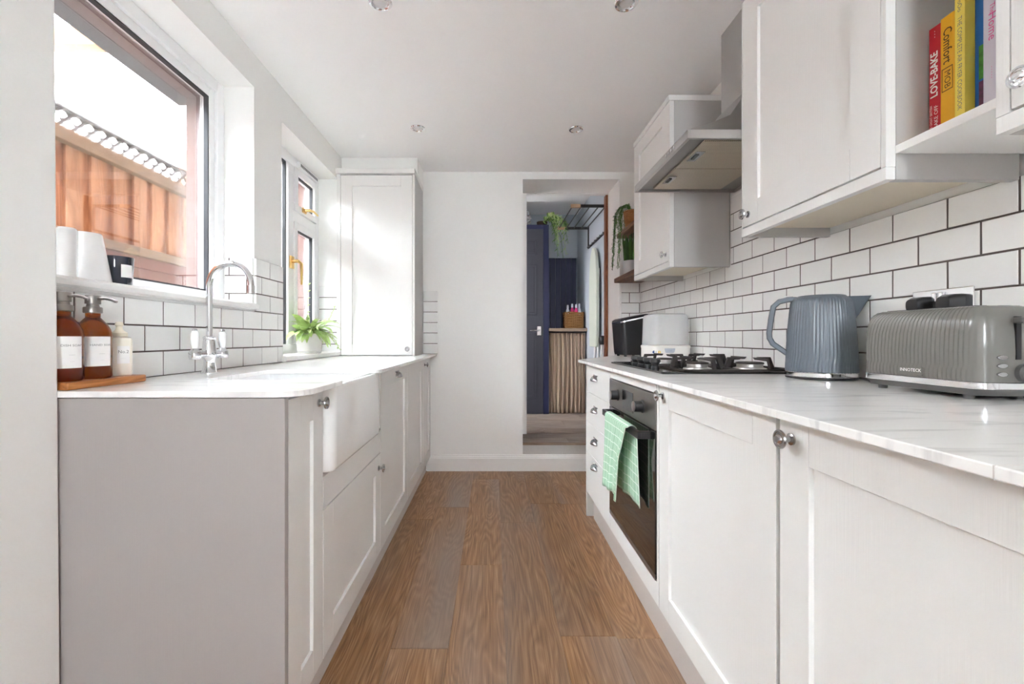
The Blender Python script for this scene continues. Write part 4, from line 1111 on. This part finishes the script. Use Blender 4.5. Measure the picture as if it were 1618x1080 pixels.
# ------------------------------------------------------------------ tray with soap bottles
tr_ = MB().prism(rounded([(-1.078, 1.048), (-0.992, 1.048), (-0.990, 1.292), (-1.078, 1.292)], [0.005, 0.005, 0.018, 0.018]), ZTL + 0.0005, ZTL + 0.019)
tray = tr_.build('wooden_tray', 'tray_oak', bevel=0.003)
tag(tray, 'narrow warm oak tray under the soap bottles', 'tray')
ztr = ZTL + 0.0195
def pump_bottle(x, y, text, label, group):
    r = thing('soap_bottle', label, 'soap bottle', (x, y, ztr), group=group)
    R = 0.0395
    MB().lathe([(R - 0.004, 0), (R, 0.005), (R, 0.112), (R - 0.003, 0.126), (R - 0.010, 0.140), (0.020, 0.152), (0.0155, 0.157), (0.0155, 0.168)], (x, y, ztr), (0, 0, 1), 40).build('bottle', 'amber_glass', r, smooth=True, angle=60)
    pm = MB().lathe([(0.0185, 0.1685), (0.020, 0.170), (0.020, 0.182), (0.0185, 0.184), (0.014, 0.1845), (0.0125, 0.192), (0.0165, 0.1925), (0.0165, 0.213), (0.0155, 0.2145), (0.0, 0.215)], (x, y, ztr), (0, 0, 1), 32).build('pump', 'brushed_nickel', r, smooth=True, angle=40)
    a0 = math.radians(-4)
    dx, dy = math.cos(a0), math.sin(a0)
    MB().tube([(x + dx * 0.012, y + dy * 0.012, ztr + 0.205), (x + dx * 0.034, y + dy * 0.034, ztr + 0.2065), (x + dx * 0.052, y + dy * 0.052, ztr + 0.203), (x + dx * 0.066, y + dy * 0.066, ztr + 0.197)], [0.0042, 0.004, 0.0036, 0.0032], 10).build('nozzle', 'brushed_nickel', pm, smooth=True)
    # wrapped label facing the aisle and the camera
    rl = R + 0.0007; ac = math.radians(-42); half = math.radians(52)
    rows = [[(x + rl * math.cos(ac - half + 2 * half * i / 20), y + rl * math.sin(ac - half + 2 * half * i / 20), z) for i in range(21)] for z in (ztr + 0.032, ztr + 0.108)]
    lb = MB().grid(rows).build('label', 'label_paper', r, smooth=True)
    def wrap(zc): return lambda a, b: (x + (rl + 0.0004) * math.cos(ac + 0.35 + a / rl), y + (rl + 0.0004) * math.sin(ac + 0.35 + a / rl), zc + b)
    lettering(text, 0.0078, wrap(ztr + 0.086), 'print_grey', lb, sx=1.1)
    lettering('____', 0.006, wrap(ztr + 0.066), 'print_grey', lb)
    lettering('- - -', 0.005, wrap(ztr + 0.048), 'print_grey', lb)
    return r
pump_bottle(-1.040, 1.086, 'DISH SOAP', 'amber pump bottle with white DISH SOAP label, half hidden by the wall', 'amber pump bottles on the tray')
pump_bottle(-1.040, 1.168, 'HAND SOAP', 'amber pump bottle with white HAND SOAP label', 'amber pump bottles on the tray')
LB = thing('lotion_bottle', 'cream bottle with No.2 label at the end of the tray', 'bottle', (-1.040, 1.250, ztr), math.radians(56), local=True)
MB().loft([[(x, y, z) for x, y in rrect(0, 0, w, w, 0.010)] for w, z in ((0.046, 0.0), (0.050, 0.004), (0.050, 0.098), (0.047, 0.104), (0.030, 0.108))]).build('body', 'cream_soap', LB, smooth=True)
MB().lathe([(0.019, 0.1085), (0.019, 0.118), (0.011, 0.124), (0.008, 0.128), (0.007, 0.136), (0.010, 0.140), (0.008, 0.148), (0.0, 0.149)], (0, 0, 0), (0, 0, 1), 24).build('cap', 'cream_cap', LB, smooth=True)
lb = MB().box(-0.012, 0.016, -0.0256, -0.0246, 0.034, 0.082).build('label', 'label_paper', LB)
lettering('No.2', 0.012, lambda a, b: (0.002 + a, -0.0259, 0.066 + b), 'print_grey', lb)
lettering('- - - - -', 0.0038, lambda a, b: (0.002 + a, -0.0259, 0.048 + b), 'print_grey', lb)

# ------------------------------------------------------------------ window sill things
zs_ = 1.1905
v = thing('ceramic_vase', 'white tapering ceramic pot on the window sill beside the dark candle', 'vase', (-1.140, 1.262, zs_))
MB().lathe([(0.052, 0), (0.055, 0.003), (0.034, 0.132), (0.032, 0.136), (0.028, 0.136), (0.030, 0.10), (0.0, 0.09)], (-1.140, 1.262, zs_), (0, 0, 1), 40).build('body', 'porcelain', v, smooth=True, angle=40)
v = thing('ceramic_cylinder', 'slim white ceramic cylinder on the sill behind the wall return', 'vase', (-1.105, 1.165, zs_))
MB().lathe([(0.020, 0), (0.022, 0.003), (0.022, 0.122), (0.018, 0.128), (0.0, 0.129)], (-1.105, 1.165, zs_), (0, 0, 1), 32).build('body', 'porcelain', v, smooth=True)
cn = thing('candle', 'dark glass candle with white label on the window sill', 'candle', (-1.125, 1.345, zs_))
MB().lathe([(0.035, 0), (0.037, 0.003), (0.041, 0.082), (0.0405, 0.084), (0.038, 0.083), (0.035, 0.06)], (-1.125, 1.345, zs_), (0, 0, 1), 40, cap1=False).build('glass', 'candle_glass', cn, smooth=True)
MB().lathe([(0.034, 0.0595), (0.0, 0.0600)], (-1.125, 1.345, zs_), (0, 0, 1), 32).build('wax', 'wax', cn)
rl = 0.0412; ac = math.radians(-15)
MB().grid([[(-1.125 + rl * math.cos(ac - 0.4 + 0.8 * i / 8), 1.345 + rl * math.sin(ac - 0.4 + 0.8 * i / 8), z) for i in range(9)] for z in (zs_ + 0.022, zs_ + 0.060)]).build('label', 'label_paper', cn, smooth=True)

# ------------------------------------------------------------------ plants
def leaf_rows(base, direction, length, width, droop, twist=0.0, n=6):
    """curved tapering blade, returned as a 3-wide grid"""
    b = Vector(base); d = Vector(direction).normalized(); rows = []; p = b.copy()
    for i in range(n + 1):
        t = i / n
        side = d.cross(Vector((0, 0, 1)))
        side = side.normalized() if side.length > 1e-4 else Vector((1, 0, 0))
        up = side.cross(d).normalized()
        side = (side * math.cos(twist) + up * math.sin(twist))
        w = width * math.sin(PI * min(0.98, 0.12 + 0.86 * t)) ** 0.8 * 0.5
        rows.append([tuple(p - side * w + up * w * 0.25), tuple(p), tuple(p + side * w + up * w * 0.25)])
        d = (d + Vector((0, 0, -droop / n))).normalized(); p = p + d * (length / n)
    return rows
PL = thing('potted_fern', 'leafy light green fern in a pale pot on the far window sill', 'potted plant', (-1.128, 2.76, 0.9415))
px, py, pz = -1.128, 2.76, 0.9415
MB().lathe([(0.066, 0), (0.069, 0.002), (0.069, 0.008), (0.066, 0.010), (0.070, 0.014), (0.078, 0.116), (0.077, 0.119), (0.073, 0.118), (0.072, 0.104)], (px, py, pz), (0, 0, 1), 36, cap1=False).build('pot', 'stone_pot', PL, smooth=True, angle=40)
MB().lathe([(0.0725, 0.1035), (0.0, 0.106)], (px, py, pz), (0, 0, 1), 24).build('soil', 'soil', PL)
rnd = random.Random(3)
for k in range(90):
    th = rnd.uniform(0, 2 * PI); el = rnd.uniform(0.15, 1.25)
    r0 = rnd.uniform(0.0, 0.055)
    base = (px + r0 * math.cos(th), py + r0 * math.sin(th), pz + 0.110 + rnd.uniform(0, 0.03))
    L = rnd.uniform(0.09, 0.19)
    dirv = Vector((math.cos(th) * math.cos(el), math.sin(th) * math.cos(el), math.sin(el)))
    if dirv.x < -0.1: dirv.x *= 0.25; L *= 0.75
    MB().grid(leaf_rows(base, dirv, L, rnd.uniform(0.026, 0.044), rnd.uniform(0.8, 1.9), rnd.uniform(-0.5, 0.5))).build('leaf', 'leaf_light', PL, smooth=True)
# two long fronds: one reaching up past the handle, one up and out, one trailing
def frond(root, pts, w, mat, nl=14, name='frond'):
    m = MB().tube(pts, 0.0022, 6)
    P = [Vector(p) for p in pts]
    for i in range(nl):
        t = (i + 0.5) / nl * (len(P) - 1); a = int(t); q = P[a].lerp(P[min(a + 1, len(P) - 1)], t - a)
        d = (P[min(a + 1, len(P) - 1)] - P[a]).normalized(); s_ = d.cross(Vector((0.6, 1, 0.1))).normalized() * (1 if i % 2 else -1)
        m.grid(leaf_rows(q, s_ + d * 0.8, w, w * 0.55, 0.3, n=3))
    return m.build(name, mat, root, smooth=True)
frond(PL, [(px, py - 0.04, pz + 0.11), (px + 0.01, py - 0.05, pz + 0.22), (px + 0.02, py - 0.07, pz + 0.33), (px + 0.025, py - 0.075, pz + 0.44)], 0.026, 'leaf_light', 16)
frond(PL, [(px + 0.02, py + 0.04, pz + 0.11), (px + 0.08, py + 0.10, pz + 0.2), (px + 0.11, py + 0.14, pz + 0.30)], 0.018, 'leaf_light', 10)
frond(PL, [(px + 0.06, py + 0.02, pz + 0.12), (px + 0.11, py + 0.06, pz + 0.12), (px + 0.14, py + 0.08, pz + 0.06), (px + 0.155, py + 0.09, pz + 0.02)], 0.02, 'leaf_light', 10)

# wall shelves in the far corner and their plants
for zt_, lab in ((1.463, 'lower brown wooden shelf in the corner beside the doorway'), (1.809, 'upper brown wooden shelf in the corner beside the doorway')):
    xx = 0.945 if zt_ < 1.6 else 0.965
    tag(MB().box(xx, XR - 0.001, 2.74, YB - 0.001, zt_, zt_ + 0.034).build('wall_shelf', 'shelf_oak', bevel=0.004), lab, 'shelf', 'wooden corner shelves')
TPn = thing('trailing_plant', 'trailing string plant in a woven pot on the upper corner shelf', 'potted plant', (1.022, 3.28, 1.8435))
x0, y0, z0 = 1.022, 3.28, 1.8435
pot = MB()
for i in range(9):
    rr_ = 0.050 + 0.012 * i / 8
    pot.tube([(x0 + rr_ * math.cos(2 * PI * k / 28), y0 + rr_ * math.sin(2 * PI * k / 28), z0 + 0.007 + i * 0.0125 + 0.002 * (k % 2)) for k in range(29)], 0.0072, 7)
pot.lathe([(0.048, 0.0005), (0.058, 0.105), (0.0, 0.106)], (x0, y0, z0), (0, 0, 1), 28)
pot.build('woven_pot', 'rattan', TPn, smooth=True, angle=60)
rnd = random.Random(11)
for k in range(30):
    th = rnd.uniform(0.0 * PI, 1.25 * PI)
    ox, oy = 0.055 * math.cos(th), 0.055 * math.sin(th)
    reach = rnd.uniform(0.03, 0.07); drop = rnd.choice((0.06, 0.10, 0.16)) if k > 8 else rnd.uniform(0.25, 0.42)
    if k <= 8:
        th = rnd.uniform(0.85 * PI, 1.2 * PI); ox, oy = 0.055 * math.cos(th), 0.055 * math.sin(th); reach = rnd.uniform(0.05, 0.09)
    ux, uy = math.cos(th), math.sin(th)
    pts = [(x0 + ox * 0.3, y0 + oy * 0.3, z0 + 0.11), (x0 + ox * 0.8, y0 + oy * 0.8, z0 + 0.155 + rnd.uniform(-0.01, 0.015)), (x0 + ox + ux * reach * 0.6, y0 + oy + uy * reach * 0.6, z0 + 0.14),
           (x0 + ox + ux * reach, y0 + oy + uy * reach, z0 + 0.09)]
    n = max(2, int(drop / 0.03))
    for i in range(1, n + 1):
        pts.append((pts[3][0] + rnd.uniform(-0.006, 0.006) + ux * 0.002 * i, pts[3][1] + rnd.uniform(-0.006, 0.006), z0 + 0.09 - drop * i / n))
    m = MB()
    m.tube(pts, 0.0018, 5)
    P_ = [Vector(p_) for p_ in pts]
    for i in range((len(P_) - 1) * 3):
        a_ = i // 3; q_ = P_[a_].lerp(P_[a_ + 1], (i % 3) / 3)
        an = rnd.uniform(0, 2 * PI)
        m.grid(leaf_rows(q_, (math.cos(an), math.sin(an), 0.5), 0.016, 0.010, 0.8, n=2))
    m.build('strand', 'leaf_mid' if k % 3 else 'leaf_dark', TPn, smooth=True)
RP = thing('upright_plant', 'plant with thin upright green stems in a speckled white pot on the lower corner shelf', 'potted plant', (1.003, 3.28, 1.4975))
x0, y0, z0 = 1.003, 3.28, 1.4975
MB().lathe([(0.046, 0), (0.048, 0.003), (0.054, 0.095), (0.053, 0.098), (0.049, 0.096), (0.048, 0.085)], (x0, y0, z0), (0, 0, 1), 32, cap1=False).build('pot', 'dot_grey', RP, smooth=True)
MB().lathe([(0.0485, 0.0845), (0.0, 0.086)], (x0, y0, z0), (0, 0, 1), 24).build('soil', 'soil', RP)
for k in range(26):
    th = k * 2.4; rr_ = 0.045 * math.sqrt((k + 0.5) / 26)
    bx_, by_ = x0 + rr_ * math.cos(th), y0 + rr_ * math.sin(th); lean = 1.15 + rnd.uniform(-0.05, 0.25)
    hgt = rnd.uniform(0.15, 0.215)
    pts = [(x0 + (bx_ - x0) * (1 + (lean - 1) * t), y0 + (by_ - y0) * (1 + (lean - 1) * t), z0 + 0.084 + hgt * t) for t in (0, 0.25, 0.5, 0.75, 1)]
    MB().tube(pts, [0.0045, 0.006, 0.005, 0.006, 0.003], 6).build('stem', 'leaf_mid' if k % 2 else 'leaf_dark', RP, smooth=True)

# ------------------------------------------------------------------ ceiling downlights (switched off)
for x, y, lab in ((-0.465, 2.775, 'chrome recessed downlight in the ceiling in front of the tall cupboard'), (0.515, 2.785, 'chrome recessed downlight in the ceiling before the far wall cabinet'),
                  (-0.436, 1.735, 'chrome recessed downlight cut by the picture top, window side'), (0.515, 1.737, 'chrome recessed downlight cut by the picture top, hood side')):
    r = thing('downlight', lab, 'downlight', (x, y, ZC - 0.009), group='recessed ceiling downlights')
    MB().lathe([(0.046, 0), (0.046, -0.003), (0.042, -0.0075), (0.034, -0.009), (0.030, -0.006), (0.028, -0.001), (0.026, 0)], (x, y, ZC), (0, 0, 1), 36).build('rim', 'chrome', r, smooth=True)
    MB().lathe([(0.025, -0.0005), (0.024, -0.004), (0.0, -0.0045)], (x, y, ZC), (0, 0, 1), 28).build('lens', 'lamp_lens', r, smooth=True)

# ------------------------------------------------------------------ the utility room through the doorway
YU0, YU1, ZU, ZUC = DY1, 5.45, DZ0, 2.53
uf = struct(MB().box(-0.6, 1.2, DY1 - 0.002, YU1, ZU - 0.1, ZU - 0.010), 'floor_utility', 'grout', 'greyish oak plank floor of the room beyond the doorway', 'floor')
uf2 = struct(MB().box(DX0 + 0.001, DX1 - 0.001, YB + 0.031, DY1 - 0.003, ZU - 0.013, ZU - 0.010), 'floor_threshold', 'grout', 'oak planks on top of the doorway step', 'floor')
PLANK_CACHE.clear()
def xplank(parent, x0, x1, y0, y1):
    w, l = round(x1 - x0, 3), round(y1 - y0, 3)
    o = bpy.data.objects.new('plank', plank_mesh(w, l, 0.009, 'utility_oak')); C.objects.link(o); o.parent = parent
    o.location = Vector((x0, y0, ZU)) - BASE[parent]; BASE[o] = BASE[parent]
for y0_, y1_ in ((YB + 0.031, 3.70), (3.70, 3.897)):
    xplank(uf2, DX0 + 0.001, 0.60 if y0_ < 3.6 else 0.82, y0_, y1_ - 0.001)
    xplank(uf2, 0.601 if y0_ < 3.6 else 0.821, DX1 - 0.001, y0_, y1_ - 0.001)
for i, y0_ in enumerate((3.899, 4.09, 4.28, 4.47, 4.66, 4.85)):
    sp0 = 0.45 + 0.23 * ((i * 2) % 3)
    xplank(uf, -0.6, sp0, y0_, y0_ + 0.189); xplank(uf, sp0 + 0.001, 1.2, y0_, y0_ + 0.189)
XUR = 1.022
struct(MB().box(XUR, 1.20, DY1, YU1, ZU, ZUC), 'wall_utility_right', 'utility_paint', 'pale grey side wall of the utility room with the airer', 'wall')
wu = struct(MB().box(-0.6, 1.20, YU1, YU1 + 0.1, 0, ZUC), 'wall_utility_back', 'utility_paint', 'pale grey end wall of the utility room', 'wall')
x = 0.50; k = 0
while x < XUR - 0.01:
    MB().box(x, min(x + 0.062, XUR - 0.001), YU1 - 0.012, YU1 - 0.001, 1.145, 2.0).build('cladding_board', 'navy_paint', wu, bevel=0.0025)
    x += 0.064
MB().box(0.50, XUR, YU1 - 0.022, YU1 - 0.001, 2.0, 2.025).build('dado_rail', 'utility_paint', wu, bevel=0.003)
struct(MB().box(-0.6, 1.20, DY1, YU1 + 0.1, ZUC, ZUC + 0.05), 'ceiling_utility', 'ceiling_paint', 'plain ceiling of the utility room', 'ceiling')
struct(MB().box(-0.7, -0.6, DY1, 4.02, ZU, ZUC).box(-0.7, -0.6, 4.82, YU1, ZU, ZUC).box(-0.7, -0.6, 4.02, 4.82, 2.25, ZUC).box(-0.7, -0.6, 4.02, 4.82, ZU, 0.60), 'wall_utility_left', 'utility_paint', 'side wall of the utility room with an added opening for light', 'wall')  # hidden opening added to let sky light into the utility room
r = thing('downlight', 'small dark rimmed downlight in the utility room ceiling', 'downlight', (0.385, 4.05, ZUC - 0.01), group='recessed ceiling downlights')
MB().lathe([(0.046, 0), (0.044, -0.006), (0.034, -0.009), (0.028, -0.001)], (0.385, 4.05 + 0.6, ZUC), (0, 0, 1), 30).build('rim', 'chrome', r, smooth=True)
MB().lathe([(0.027, -0.0005), (0.0, -0.004)], (0.385, 4.05 + 0.6, ZUC), (0, 0, 1), 24).build('lens', 'lamp_lens', r)

CU = thing('utility_cupboard', 'dark slate panelled cupboard with navy frame inside the utility room', 'cupboard', (0.25, 5.1, ZU))
MB().box(-0.10, 0.605, 4.90, 5.40, ZU, 2.262).build('body', 'navy_paint', CU, bevel=0.002)
MB().box(0.545, 0.605, 4.868, 4.899, ZU, 2.262).build('frame_stile', 'navy_paint', CU, bevel=0.002)
MB().box(-0.10, 0.545, 4.868, 4.899, 2.215, 2.262).build('frame_rail', 'navy_paint', CU, bevel=0.002)
dr = MB().box(-0.18, 0.543, 4.858, 4.897, ZU + 0.005, 2.212).build('door', 'slate_paint', CU, bevel=0.002)
for z0_, z1_ in ((1.93, 2.10), (1.28, 1.83), (0.38, 1.10)):
    for xa, xb in ((0.335, 0.475), (0.02, 0.24)):
        m = MB()
        for (a, b, c_, d_) in ((xa, xb, z0_, z0_ + 0.018), (xa, xb, z1_ - 0.018, z1_), (xa, xa + 0.018, z0_ + 0.018, z1_ - 0.018), (xb - 0.018, xb, z0_ + 0.018, z1_ - 0.018)):
            m.box(a, b, 4.850, 4.8585, c_, d_)
        m.build('moulding', 'slate_paint', dr, bevel=0.003)
        MB().box(xa + 0.03, xb - 0.03, 4.852, 4.8585, z0_ + 0.03, z1_ - 0.03).build('raised_panel', 'slate_paint', dr, bevel=0.004)
h = MB().box(0.476, 0.520, 4.849, 4.8575, 1.062, 1.162).build('handle', 'chrome', dr, bevel=0.003)
MB().tube([(0.498, 4.849, 1.118), (0.498, 4.812, 1.118), (0.485, 4.806, 1.117), (0.395, 4.806, 1.113)], 0.0085, 10).build('lever', 'chrome', dr, smooth=True)

# plants and twigs on the cupboard
FP = thing('ivy_plant', 'feathery green plant spilling over the slate cupboard top', 'plant', (0.52, 4.95, 2.2625))
rnd = random.Random(5)
MB().lathe([(0.05, 0), (0.06, 0.06), (0.0, 0.061)], (0.545, 5.0, 2.2625), (0, 0, 1), 20).build('pot', 'soil', FP)
for k in range(32):
    th = rnd.uniform(-0.95, 0.35); L = rnd.uniform(0.12, 0.26); dz = rnd.uniform(0.05, 0.22) if k > 7 else rnd.uniform(0.25, 0.42)
    ux, uy = math.cos(th), math.sin(th)
    s0 = Vector((0.545, 4.97, 2.31))
    e1 = s0 + Vector((ux * L * 0.55, uy * L * 0.8 - 0.06, 0.04)); e2 = s0 + Vector((ux * L * 0.9 + 0.02, uy * L - 0.10, -dz * 0.45)); e3 = s0 + Vector((ux * L * 1.0 + 0.02, uy * L - 0.11, -dz))
    frond(FP, [s0, e1, e2, e3], rnd.uniform(0.026, 0.042), 'leaf_mid' if k % 3 else 'leaf_light', 12)
WB = thing('twig_basket', 'dark twig basket on the slate cupboard top', 'basket', (0.33, 5.0, 2.2625))
m = MB()
for i in range(11):
    rr_ = 0.10 + 0.02 * math.sin(i * 1.3)
    m.tube([(0.30 + rr_ * math.cos(2 * PI * k / 20), 4.98 + 0.7 * rr_ * math.sin(2 * PI * k / 20), 2.292 + i * 0.012 + 0.018 * math.sin(3 * 2 * PI * k / 20 + i)) for k in range(21)], 0.008, 6)
m.build('twigs', 'concrete', WB, smooth=True)

# shelf, curtain, basket
tag(MB().box(0.608, XUR - 0.001, 4.862, YU1 - 0.025, 1.108, 1.142).build('utility_worktop', 'shelf_ash', bevel=0.003), 'greyed wooden top over the linen curtain', 'worktop')
rows = []
NZ, NX = 14, 150
for j in range(NZ + 1):
    t = j / NZ; z = ZU + 0.006 + (1.092 - ZU - 0.006) * t
    row = []
    for i in range(NX + 1):
        s_ = i / NX; xx = 0.612 + 0.392 * s_
        a = 0.019 * (1 - 0.45 * t)
        y = 4.905 + a * math.sin(2 * PI * (9.5 * s_ + 0.25 * math.sin(7 * s_) + 0.10 * math.sin(5 * t + 4 * s_))) + 0.006 * math.sin(2 * PI * 21 * s_ + 3 * t) * (0.4 + t) + 0.008 * (1 - t) * math.sin(13 * s_ + 1)
        row.append((xx, y, z + (0.006 * math.sin(11 * s_) if j == 0 else 0)))
    rows.append(row)
cu = MB().grid(rows).build('linen_curtain', 'linen', smooth=True, angle=180, solid=0.003)
tag(cu, 'gathered beige linen curtain hanging below the utility worktop', 'curtain')
cu2 = thing('curtain_rail', 'thin rail carrying the beige linen curtain', 'rail', (0.81, 4.905, 1.095))
MB().tube([(0.609, 4.905, 1.097), (XUR - 0.001, 4.905, 1.097)], 0.006, 10).build('rod', 'black_metal', cu2, smooth=True)
BK = thing('wicker_basket', 'brown wicker basket on the utility worktop', 'basket', (0.94, 5.02, 1.1425))
m = MB(); bw, bd, bz = 0.205, 0.17, 1.1425
cxk, cyk = 0.897, 5.02
for i in range(12):
    z = bz + 0.0135 + i * 0.0142; w = bw * (0.95 + 0.05 * i / 11)
    base = rrect(cxk, cyk, w, bd, 0.03, 4)
    pts = []
    for q, p_ in enumerate(base + base[:1]):
        pts.append((p_[0], p_[1], z + (0.004 if (q + i) % 2 else -0.004)))
    m.tube(pts, 0.0085, 6, caps=False)
m.prism(rrect(cxk, cyk, bw - 0.015, bd - 0.015, 0.03), bz, bz + 0.14)
m.build('weave', 'wicker', BK, smooth=True, angle=60)
for k in range(9):
    xx = cxk - bw / 2 + 0.02 + k * 0.0205
    MB().tube([(xx, cyk - bd / 2 - 0.004, bz + 0.004), (xx, cyk - bd / 2 - 0.006, bz + 0.17)], 0.004, 6).build('stake', 'wicker', BK, smooth=True)
for (xx, yy, cm, hgt, lab) in ((0.835, 5.02, 'bottle_white', 0.12, 'pale blue white spray bottle at the near side of the wicker basket'), (0.878, 4.985, 'bottle_pink', 0.13, 'pink bottle with white trigger, beside the pale spray bottle in the basket'),
                            (0.922, 4.985, 'bottle_pink', 0.125, 'pink bottle with white cap, on the ironing board side in the basket'), (0.962, 5.02, 'bottle_white', 0.135, 'white bottle at the ironing board end of the wicker basket')):
    b = thing('cleaning_bottle', lab, 'bottle', (xx, yy, bz + 0.141), group='cleaning bottles in the wicker basket')
    MB().lathe([(0.018, 0), (0.020, 0.004), (0.020, hgt * 0.45), (0.012, hgt * 0.62), (0.010, hgt * 0.68)], (xx, yy, bz + 0.1415), (0, 0, 1), 18).build('body', cm, b, smooth=True)
    MB().lathe([(0.012, hgt * 0.685), (0.013, hgt * 0.8), (0.010, hgt), (0.0, hgt + 0.001)], (xx, yy, bz + 0.1415), (0, 0, 1), 16).build('cap', 'bottle_white', b, smooth=True)
    MB().box(xx - 0.016, xx + 0.016, yy - 0.0205, yy - 0.0185, bz + 0.15, bz + 0.15 + hgt * 0.28).build('label', 'book_red' if cm == 'bottle_pink' else 'label_paper', b)

# wall airer
AR = thing('wall_airer', 'black wall mounted clothes airer with pale wooden ends', 'airer', (XUR, 4.40, 1.98))
for yy in (3.985, 4.79):
    MB().box(XUR - 0.012, XUR - 0.0005, yy - 0.012, yy + 0.012, 1.985, 2.215).build('bracket', 'black_metal', AR)
    a = MB().box(0.775, XUR - 0.012, yy - 0.009, yy + 0.009, 2.192, 2.216).build('arm', 'black_metal', AR)
    MB().box(0.690, 0.775, yy - 0.012, yy + 0.012, 2.189, 2.219).build('arm_end', 'pale_wood', a, bevel=0.003)
for xx in (0.705, 0.785, 0.862, 0.94, 1.0):
    MB().tube([(xx, 3.985, 2.204), (xx, 4.79, 2.204)], 0.0055, 8).build('rung', 'black_metal', AR, smooth=True)
MB().box(XUR - 0.012, XUR - 0.0005, 3.99, 4.785, 1.985, 2.005).build('wall_bar', 'black_metal', AR)
for k in range(7):
    yy = 4.05 + k * 0.11
    MB().tube([(XUR - 0.008, yy, 1.988), (XUR - 0.03, yy, 1.978), (XUR - 0.035, yy, 1.99)], 0.004, 6).build('hook', 'black_metal', AR)

IB = thing('ironing_board', 'pale green ironing board hung flat on the utility wall', 'ironing board', (XUR, 4.35, 1.03))
pts = [(4.22, 0.95), (4.52, 0.95), (4.53, 1.60), (4.48, 1.84), (4.37, 1.93), (4.26, 1.84), (4.21, 1.60)]
MB().prism(rounded(pts, [0.03, 0.03, 0.1, 0.06, 0.06, 0.06, 0.1]), XUR - 0.055, XUR - 0.025, 'yz').build('board', 'fabric_board', IB, bevel=0.006)
MB().tube([(XUR - 0.015, 4.27, 0.75), (XUR - 0.015, 4.47, 1.70)], 0.010, 8).build('leg', 'print_white', IB, smooth=True)
MB().tube([(XUR - 0.015, 4.47, 0.75), (XUR - 0.015, 4.27, 1.70)], 0.010, 8).build('leg', 'print_white', IB, smooth=True)
VC = thing('stick_vacuum', 'dark stick vacuum leaning upright by the utility wall', 'vacuum', (0.985, 4.05, ZU))
MB().tube([(0.985, 4.06, ZU + 0.03), (0.985, 4.06, 0.98)], 0.013, 12).build('tube', 'print_white', VC, smooth=True)
MB().box(0.95, 1.015, 3.98, 4.08, ZU, ZU + 0.035).build('floor_head', 'black_plastic', VC, bevel=0.008)
MB().lathe([(0.02, 0), (0.028, 0.02), (0.028, 0.06), (0.016, 0.08)], (0.985, 4.06, 0.975), (0, 0, 1), 16).build('motor', 'black_plastic', VC, smooth=True)
